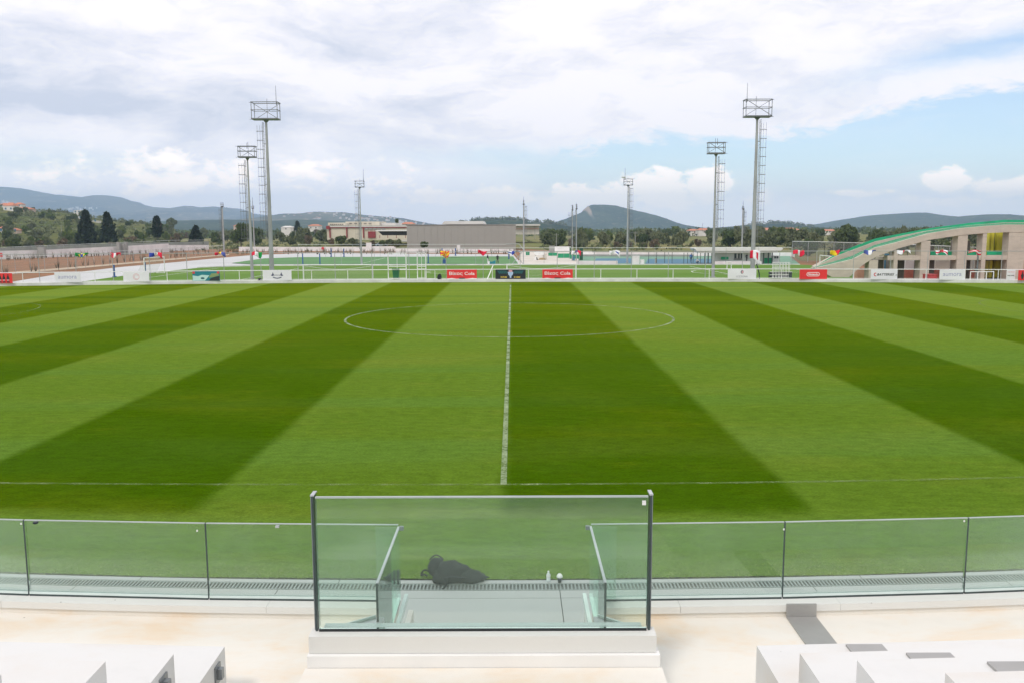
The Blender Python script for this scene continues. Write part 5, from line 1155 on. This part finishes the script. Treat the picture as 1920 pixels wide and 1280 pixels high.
# the near hillside at left
NH = [(-420, 400), (-120, 389), (0, 389), (67, 397), (118, 399), (161, 407), (218, 416), (285, 421), (330, 429)]
def hz_near(x, y):
    px = 960 + F * x / y
    if y < 300 or px > 330: return -1.6
    c = at(px, interp(NH, px), 760).z + 1.6
    s = min(1, (y - 300) / 460); s = s * s * (3 - 2 * s)
    return -1.6 + max(0, c) * s * (1 - .0) + .5 * mnoise.noise(Vector((x / 40, y / 40, 1))) * s
m = MB(); nx_, ny_ = 70, 34
for j in range(ny_ + 1):
    y = 300 + (1150 - 300) * j / ny_
    for i in range(nx_ + 1):
        px = -420 + 760 * i / nx_; x = (px - 960) * y / F; z = hz_near(x, y)
        if y > 800: z = z - (y - 800) * .02
        m.v.append((x, y, z))
for j in range(ny_):
    for i in range(nx_): a = j * (nx_ + 1) + i; m.f.append((a, a + 1, a + nx_ + 2, a + nx_ + 1)); m.m.append(0)
struct(m.build('olive_hillside', 'olive hillside', smooth=True, recalc=False))
# light grassy clearings are left to the material; villas on the hillside
def house(px, py, w, h, d, roofh, wall, roof, label, Y, name='house', group=None):
    p = at(px, py, Y); t = thing(name, label, 'house', tuple(p), group); x, z = p.x, p.z
    m = MB(); m.box(x - w / 2, x + w / 2, Y, Y + d, z - 3, z + h); m.build('wall', wall, t)
    m = MB(); e = .4; v = [(x - w / 2 - e, Y - e, z + h + .02), (x + w / 2 + e, Y - e, z + h + .02), (x + w / 2 + e, Y + d + e, z + h + .02), (x - w / 2 - e, Y + d + e, z + h + .02), (x - w * .2, Y + d / 2, z + h + roofh), (x + w * .2, Y + d / 2, z + h + roofh)]
    m.add(v, [(0, 1, 5, 4), (2, 3, 4, 5), (1, 2, 5), (3, 0, 4), (0, 3, 2, 1)]); m.build('roof', roof, t)
    for s in (-1, 1): m = MB(); m.box(x + s * w * .25 - .6, x + s * w * .25 + .6, Y - .08, Y - .01, z + h * .4, z + h * .4 + 1.3); m.build('window', 'court blue', t)
    return t
house(16, 398, 7.5, 4.5, 8, 2.4, 'house white', 'terracotta roof', 'white villa with orange roof at the far left of the hillside', 640)
house(42, 399, 13, 2.5, 7, 1.6, 'house pink', 'terracotta roof', 'long pink house right of the white villa on the hillside', 660)
house(6, 390, 6, 2.5, 7, 1.6, 'house white', 'terracotta roof', 'house half hidden at the top left of the hillside', 745); house(33, 389.5, 6, 2.6, 7, 1.6, 'house white', 'terracotta roof', 'small villa on the hill crest behind the long pink house', 745)
house(145, 401, 6, 2.4, 6, .5, 'house white', 'pale roof', 'flat topped cream house on the hill crest above the two dark conifers', 740)
house(148, 411, 4.5, 1.4, 4, .3, 'house white', 'pale roof', 'tiny white hut above the first dark conifer', 620); house(173, 416.8, 8.5, .8, 4, .2, 'house white', 'pale roof', 'long low white shed between the two dark conifers', 600)
house(5, 437, 3.2, 2.2, 5, 1.2, 'house white', 'terracotta roof', 'small house with orange roof at the left edge below the hillside', 430); house(25, 436, 3.6, 1.0, 4, 1.0, 'house pink', 'terracotta roof', 'low orange roof among bushes near the left edge', 430)
# villages far off: shared meshes
rnd = random.Random(11)
def onslope(px, py, P, foot, Y0):
    c = at(px, interp(P, px), Y0); lo, hi = foot, Y0
    for _ in range(30):
        mid = (lo + hi) / 2; zs = -1.7 + max(0, c.z + 1.7) * ((mid - foot) / (Y0 - foot)) ** 1.15
        if at(px, py, mid).z > zs: lo = mid
        else: hi = mid
    return lo - 45
def village(n, fx, label, group, Y, ylo, base=None, spread=400):
    proto = None
    for i in range(n):
        px, py = fx(rnd); y = onslope(px, py, *base); p = at(px, py, y)
        w = rnd.uniform(6, 12)
        if proto is None or i < 3:
            m = MB(); m.box(-.5, .5, -.5, .5, -1.2, .42); me_w = m.build('village_house', ['house white', 'house pink', 'house white'][min(i, 2)]); m = MB(); m.add([(-.55, -.55, .421), (.55, -.55, .421), (.55, .55, .421), (-.55, .55, .421), (0, 0, .62)], [(0, 1, 4), (1, 2, 4), (2, 3, 4), (3, 0, 4), (0, 3, 2, 1)])
            r = m.build('roof', rnd.choice(['terracotta roof', 'pale roof']), me_w); proto = (me_w, r); o = me_w
        else:
            o = proto[0].copy(); col.objects.link(o); c = proto[1].copy(); c.parent = o; col.objects.link(c)
        o.location = p; o.scale = (w, w, w * rnd.uniform(.7, 1.1)); tag(o, label, 'house', group)
def onhill(P, a, b, d0, d1, pw=1.0): return lambda r: (lambda px: (px, interp(P, px) + d0 + (d1 - d0) * r.random() ** pw))(r.uniform(a, b))
village(85, onhill(R1b, 395, 505, 2, 15), 'tiny pale house in the village on the slope behind the two left masts', 'village houses behind the left masts', 4300, 0, (R1b, 3300, 4600))
village(80, onhill(R1b, 530, 800, 1, 14), 'tiny pale house in the village on the slope above the warehouse', 'village houses above the warehouse', 4350, 0, (R1b, 3300, 4600))
village(18, lambda r: (r.uniform(128, 182), r.uniform(388, 394)), 'tiny pale house on the mountain foot above the dark conifers', 'village houses at the mountain foot', 5600, 0, (R1, 5000, 7600))
village(14, lambda r: (r.uniform(0, 18), r.uniform(376, 383)), 'tiny pale house on the mountain foot at far left', 'village houses at far left', 5400, 0, (R1, 5000, 7600))
village(14, lambda r: (r.uniform(1792, 1832), r.uniform(412, 417)), 'tiny pale house in the saddle above the arched building', 'village houses in the right saddle', 3700, 0, (Rs, 3500, 4300))
# ================================================================ VEGETATION
def leaf_mat(name, a, b_, c):
    m, nt, b, o = newmat(name); oi = nt.nodes.new('ShaderNodeObjectInfo'); tcx = nt.nodes.new('ShaderNodeTexCoord')
    r = N(nt, oi.outputs['Random']); f = nz(nt, tcx.outputs['Object'], 1.1, 4, .7); g = nz(nt, tcx.outputs['Object'], 5, 3, .7)
    cc = mixc(nt, r, a, b_); cc = mixc(nt, (f.step(.45, .65) * .6 + g.step(.5, .7) * .35).clamp(), cc, c)
    nt.links.new(cc, b.inputs['Base Color']); b.inputs['Roughness'].default_value = .85; b.inputs['Specular IOR Level'].default_value = .15
leaf_mat('olive leaves', (.10, .125, .055), (.15, .165, .085), (.20, .215, .12))
leaf_mat('dark leaves', (.055, .085, .03), (.085, .115, .04), (.12, .15, .055))
leaf_mat('bright leaves', (.085, .13, .03), (.12, .155, .045), (.17, .20, .06))
leaf_mat('conifer leaves', (.020, .034, .018), (.028, .042, .022), (.05, .068, .034))
leaf_mat('brown twigs', (.13, .105, .07), (.17, .13, .085), (.22, .18, .12))
simple('bark', (.09, .07, .05), .9, .2, 2)
def crown_mesh(name, n, shape, mat, seed, leaf=.3, blobs=9):
    r = random.Random(seed); m = MB(); B = []
    if shape == 'round':
        for i in range(blobs):
            t = r.uniform(0, 6.28); q = r.uniform(.1, .62); B.append((math.cos(t) * q, math.sin(t) * q, r.uniform(.30, .88), r.uniform(.22, .42)))
    for i in range(n):
        if shape == 'round':
            b = B[r.randrange(len(B))]; d = Vector((r.gauss(0, 1), r.gauss(0, 1), r.gauss(0, 1))).normalized(); k = b[3] * (r.random() ** .35)
            p = Vector((b[0], b[1], b[2])) + Vector((d.x * k, d.y * k, d.z * k * .62)); 
            if p.z < .1: p.z = .1 + r.random() * .2
            s = leaf * r.uniform(.07, .20)
        elif shape == 'cypress':
            z = r.random(); w = .17 * math.sin(math.pi * min(1, (z * .93 + .07)) ** .75) + .02; t = r.uniform(0, 6.28); k = w * r.random() ** .4 * (1 + .25 * math.sin(t * 3 + z * 17)); p = Vector((k * math.cos(t), k * math.sin(t), z)); s = leaf * r.uniform(.08, .18)
        else:
            z = r.random() ** 1.25; tier = ((z * 8) % 1); w = (1 - z) ** .8 * .40 * (1.15 - .75 * tier) + .012; t = r.uniform(0, 6.28); k = w * r.random() ** .3 * (1 + .35 * math.sin(t * 3 + int(z * 8) * 2.3)); p = Vector((k * math.cos(t), k * math.sin(t), .04 + z * .96 - k * .12)); s = leaf * r.uniform(.09, .2)
        u = Vector((r.gauss(0, 1), r.gauss(0, 1), r.gauss(0, 1))).normalized() * s; v = Vector((r.gauss(0, 1), r.gauss(0, 1), r.gauss(0, 1))).normalized() * s
        m.add([p - u, p + v, p + u * .9 - v * .4], [(0, 1, 2)])
    o = m.build(name, mat, recalc=False); me = o.data; bpy.data.objects.remove(o); return me
def trunk_mesh(h=.45, r=.05, seed=0):
    rr = random.Random(seed); m = MB(); m.bar((0, 0, -.12), (0.02, 0, h * .6), r, r * .7, n=6)
    for i in range(4):
        a = rr.uniform(0, 6.28); m.bar((.02, 0, h * .55), (.3 * math.cos(a), .3 * math.sin(a), h + .2), r * .5, r * .15, n=4)
    o = m.build('trunk', 'bark'); me = o.data; bpy.data.objects.remove(o); return me
CR = {k: [crown_mesh('crown', 1300, 'round', mt, sd + i, 1.0, 8 + 2 * i) for i in range(3)] for k, mt, sd in (('olive', 'olive leaves', 10), ('dark', 'dark leaves', 20), ('bright', 'bright leaves', 30), ('twig', 'brown twigs', 40))}
CON = crown_mesh('crown', 2200, 'cone', 'conifer leaves', 5, .9); CYP = crown_mesh('crown', 1500, 'cypress', 'conifer leaves', 6, .8); BIG = crown_mesh('crown', 3600, 'round', 'dark leaves', 77, .6, 18)
TR = [trunk_mesh(seed=i) for i in range(3)]
def tree(name, crown, p, w, h, label, group=None, cat='tree', rot=None):
    o = bpy.data.objects.new(name, None); col.objects.link(o); o.location = p; o.rotation_euler = (0, 0, rnd.uniform(0, 6.28) if rot is None else rot); o.scale = (w, w, h); tag(o, label, cat, group)
    c = bpy.data.objects.new('crown', crown); col.objects.link(c); c.parent = o
    if name == 'bush': c.location = (0, 0, -.22); return o
    t = bpy.data.objects.new('trunk', TR[rnd.randrange(3)]); col.objects.link(t); t.parent = o; t.scale = (1, 1, 1)
    return o
def pxtree(name, crown, px, pt, pb, Y, wpx, label, group=None):
    p = at(px, pb, Y); h = (pb - pt) / F * Y; w = wpx / F * Y / 2; return tree(name, crown, p, w if crown not in (CON, CYP) else (w / .36 if crown is CON else w / .19), h, label, group)
pxtree('conifer_tree', CON, 163, 400, 454, 330, 29, 'dark ragged conifer, the broader of two beside the white boundary wall'); pxtree('conifer_tree', CON, 203, 403, 451, 330, 25, 'dark conifer with spiky top right of the broader one')
pxtree('cypress_tree', CYP, 295.5, 408, 443, 360, 15, 'slender dark cypress standing alone left of the first thin mast'); pxtree('conifer_tree', CON, 368, 426, 456, 300, 22, 'dark pointed evergreen left of the far thin mast')
pxtree('round_tree', BIG, 452, 420, 459, 290, 48, 'large round dark tree behind the two left floodlight masts'); pxtree('conifer_tree', CON, 558, 417, 440, 520, 14, 'small pointed conifer left of the red trimmed warehouse')
pxtree('round_tree', CR['dark'][0], 744, 412, 424, 400, 9, 'single dark tree rising behind the warehouse roof')
pxtree('bush', CR['dark'][1], 31, 446, 457, 250, 17, 'dark rounded bush left of the first grey pillar')
GR_ = {'olive': 'grey green olive tree in the scrub beyond the training ground', 'dark': 'dark leafed tree in the scrub beyond the training ground', 'bright': 'light green bushy tree in the scrub beyond the training ground', 'twig': 'leafless brown bush in the scrub beyond the training ground'}
def scatter(n, kinds, pxr, Yr, hr, wr=(.8, 1.4), avoid=None):
    k = 0; tries = 0
    while k < n and tries < n * 20:
        tries += 1
        px = rnd.uniform(*pxr); Y = 1 / rnd.uniform(1 / Yr[1], 1 / Yr[0]); x = (px - 960) * Y / F
        if avoid and avoid(px, Y): continue
        kd = rnd.choice(kinds); h = rnd.uniform(*hr)
        if px >= 330: h = max(1.6, min(h, 6.6 - Y * max(-1.0, rnd.gauss(6, 5)) / F))
        z = hz_near(x, Y) if px < 330 else -1.6; tree({'olive': 'olive_tree', 'dark': 'dark_tree', 'bright': 'bright_tree', 'twig': 'bare_bush'}[kd], rnd.choice(CR[kd]), (x, Y, z - .1), h * rnd.uniform(*wr) * .62, h, GR_[kd], kd + ' trees in the scrub'); k += 1
clear = lambda px, Y: (600 < px < 775 and Y < 345) or (755 < px < 975) or (775 <= px < 1015 and Y < 400)
scatter(74, ['olive', 'olive', 'dark', 'bright'], (-60, 330), (330, 760), (2.6, 5.0))
scatter(16, ['olive', 'dark', 'twig'], (-20, 330), (262, 330), (2, 4))
scatter(40, ['olive', 'dark', 'olive', 'twig'], (320, 620), (330, 700), (4.5, 8))
scatter(46, ['olive', 'dark', 'olive', 'bright'], (1000, 1280), (290, 620), (4, 7.5), avoid=clear)
scatter(14, ['olive', 'twig'], (1000, 1480), (250, 300), (1.5, 3))
scatter(90, ['olive', 'dark', 'olive', 'dark', 'olive'], (1290, 1960), (265, 640), (4.5, 8))
scatter(12, ['olive', 'dark'], (1270, 1960), (150, 240), (2, 4), avoid=lambda px, Y: px < 1500)
for px, pt, pb, Y, w, kd in ((640, 441, 457, 275, 28, 'dark'), (660, 445, 457, 270, 30, 'olive'), (622, 446, 457, 272, 18, 'twig'), (730, 447, 459, 262, 26, 'olive'), (748, 446, 462, 246, 22, 'olive'), (716, 450, 460, 258, 18, 'dark'), (797, 452, 464, 244, 22, 'dark'), (700, 450, 457, 266, 14, 'twig')):
    pxtree('bush', CR[kd][0], px, pt, pb, Y, w, GR_[kd], kd + ' trees in the scrub')
# distant wood along the plain as one mass
m = MB(); r2 = random.Random(5)
def puff(m, c, w, h, n):
    for i in range(n):
        d = Vector((r2.gauss(0, 1), r2.gauss(0, 1), abs(r2.gauss(0, 1)))).normalized() * r2.random() ** .4; p = Vector((c[0] + d.x * w, c[1] + d.y * w, c[2] + d.z * h))
        s = w * r2.uniform(.2, .45); u = Vector((r2.gauss(0, 1), r2.gauss(0, 1), r2.gauss(0, 1))).normalized() * s; v = Vector((r2.gauss(0, 1), r2.gauss(0, 1), r2.gauss(0, 1))).normalized() * s
        m.add([p - u, p + v, p + u * .9 - v * .4], [(0, 1, 2)])
for i in range(700):
    px = r2.uniform(300, 2000); Y = r2.uniform(620, 1500); x = (px - 960) * Y / F
    puff(m, (x, Y, -1.4), r2.uniform(3, 8), r2.uniform(3, 6.5), 26)
o = m.build('distant_wood', 'dark leaves', recalc=False); o['kind'] = 'stuff'; tag(o, 'distant band of dark trees along the plain under the hills', 'trees')
m = MB()
for i in range(420):
    px = r2.uniform(-60, 330); Y = r2.uniform(330, 800); x = (px - 960) * Y / F; puff(m, (x, Y, hz_near(x, Y) - .2), r2.uniform(1.2, 3.2), r2.uniform(1.2, 3.6), 22)
for P_, Yh, a, b, n in ((Rw, 1900, 860, 1060, 120), (Rr_, 2300, 1400, 1525, 70), (NH, 770, -60, 320, 90)):
    for i in range(n):
        px = r2.uniform(a, b); c = at(px, interp(P_, px) + .3, Yh); puff(m, (c.x, Yh - 5, c.z - 1), r2.uniform(4, 9) * Yh / 2000 + 1, r2.uniform(4, 10) * Yh / 2000 + 1.2, 22)
o = m.build('hillside_scrub', 'olive leaves', recalc=False); o['kind'] = 'stuff'; tag(o, 'scrub and small trees covering the near hillside and knolls', 'scrub')
# thin scrub on the plain and planting strip saplings
m = MB()
for i in range(900):
    px = r2.uniform(300, 1960); Y = r2.uniform(248, 420); 
    if clear(px, Y) or (1500 < px and Y < 260): continue
    x = (px - 960) * Y / F; puff(m, (x, Y, -1.6), r2.uniform(.6, 2.0), r2.uniform(.4, 1.3), 14)
o = m.build('field_scrub', 'olive leaves', recalc=False); o['kind'] = 'stuff'; tag(o, 'low scrub spread over the fields beyond the white walls', 'scrub')
m = MB()
for i in range(260):
    px = r2.uniform(-20, 960); f = r2.random()
    if px < 400: py = 487 - px * .045 + f * 2 + (r2.random() < .45) * (26 - px * .055)
    else: py = 473 + f * 4
    p = gz(px, py, GZ)
    for k in range(9):
        a = r2.uniform(0, 6.28); h = r2.uniform(.5, 1.5); w = .05; q = Vector((math.cos(a) * .3, math.sin(a) * .3, h)); m.add([p + Vector((-w, 0, -.2)), p + Vector((w, 0, -.2)), p + q], [(0, 1, 2)])
o = m.build('young_planting', 'brown twigs', recalc=False); o['kind'] = 'stuff'; tag(o, 'rows of thin leafless saplings planted on the soil in front of the wall', 'saplings')
# parked car far off
p = gz(709, 463.5, GZ); simple('car paint', (.35, .45, .55), .3, .03); t = thing('parked_car', 'pale blue car parked behind the white wall near the small mast', 'car', tuple(p)); x, y, z = p
y += 8
m = MB(); m.prism_y([(x - 2.1, z + .3), (x + 2.1, z + .3), (x + 2.1, z + .75), (x + 1.1, z + .9), (x + .6, z + 1.4), (x - .9, z + 1.42), (x - 1.6, z + .9), (x - 2.1, z + .85)], y, y + 1.7); m.build('body', 'car paint', t)
m = MB(); m.prism_y([(x + .95, z + .92), (x + .55, z + 1.33), (x - .85, z + 1.35), (x - 1.4, z + .92)], y - .01, y - .002); m.build('windows', 'ink black', t)
for dx in (-1.3, 1.3): m = MB(); m.bar((x + dx, y - .03, z + .32), (x + dx, y + .15, z + .32), .32, n=12); m.build('wheel', 'black plastic', t)
# utility poles in the fields
for px, pt, pb, Y in ((22, 424, 447, 420), (116, 422, 444, 430), (255, 428, 443, 420), (554, 432, 444, 420), (1191, 435, 460, 300), (1317, 419, 436, 600), (1437, 452, 463, 300), (960 + 495 / 5.95, 438, 463, 290), (960 + 255 / 5.95, 424, 449, 380)):
    p = at(px, pb, Y); h = (pb - pt) / F * Y; m = MB(); m.bar(p, p + Vector((0, 0, h)), .13, .09, n=6); m.bar(p + Vector((-.8, 0, h - .4)), p + Vector((.8, 0, h - .4)), .06, n=4)
    o = center(m.build('utility_pole', 'grey render')); tag(o, 'thin utility pole with short crossarm among the fields', 'utility pole', 'utility poles in the fields')
# ================================================================ AIR
hzb = MB(); hzb.box(-8990, 8990, -490, 9290, -2.9, 345.0)
o = hzb.build('haze', []); o['kind'] = 'stuff'; tag(o, 'thin blue grey haze over the plain and the mountains', 'haze')
hm = bpy.data.materials.new('haze'); hm.use_nodes = True; hm.node_tree.nodes.clear(); ho = hm.node_tree.nodes.new('ShaderNodeOutputMaterial'); pv = hm.node_tree.nodes.new('ShaderNodeVolumePrincipled')
pv.inputs['Color'].default_value = (.54, .74, 1, 1); pv.inputs['Density'].default_value = 1.55e-4; pv.inputs['Anisotropy'].default_value = .3
hm.node_tree.links.new(pv.outputs[0], ho.inputs['Volume']); o.data.materials.append(hm)
sc.cycles.volume_bounces = 2; sc.cycles.max_bounces = 10; sc.cycles.transparent_max_bounces = 24; sc.cycles.diffuse_bounces = 3
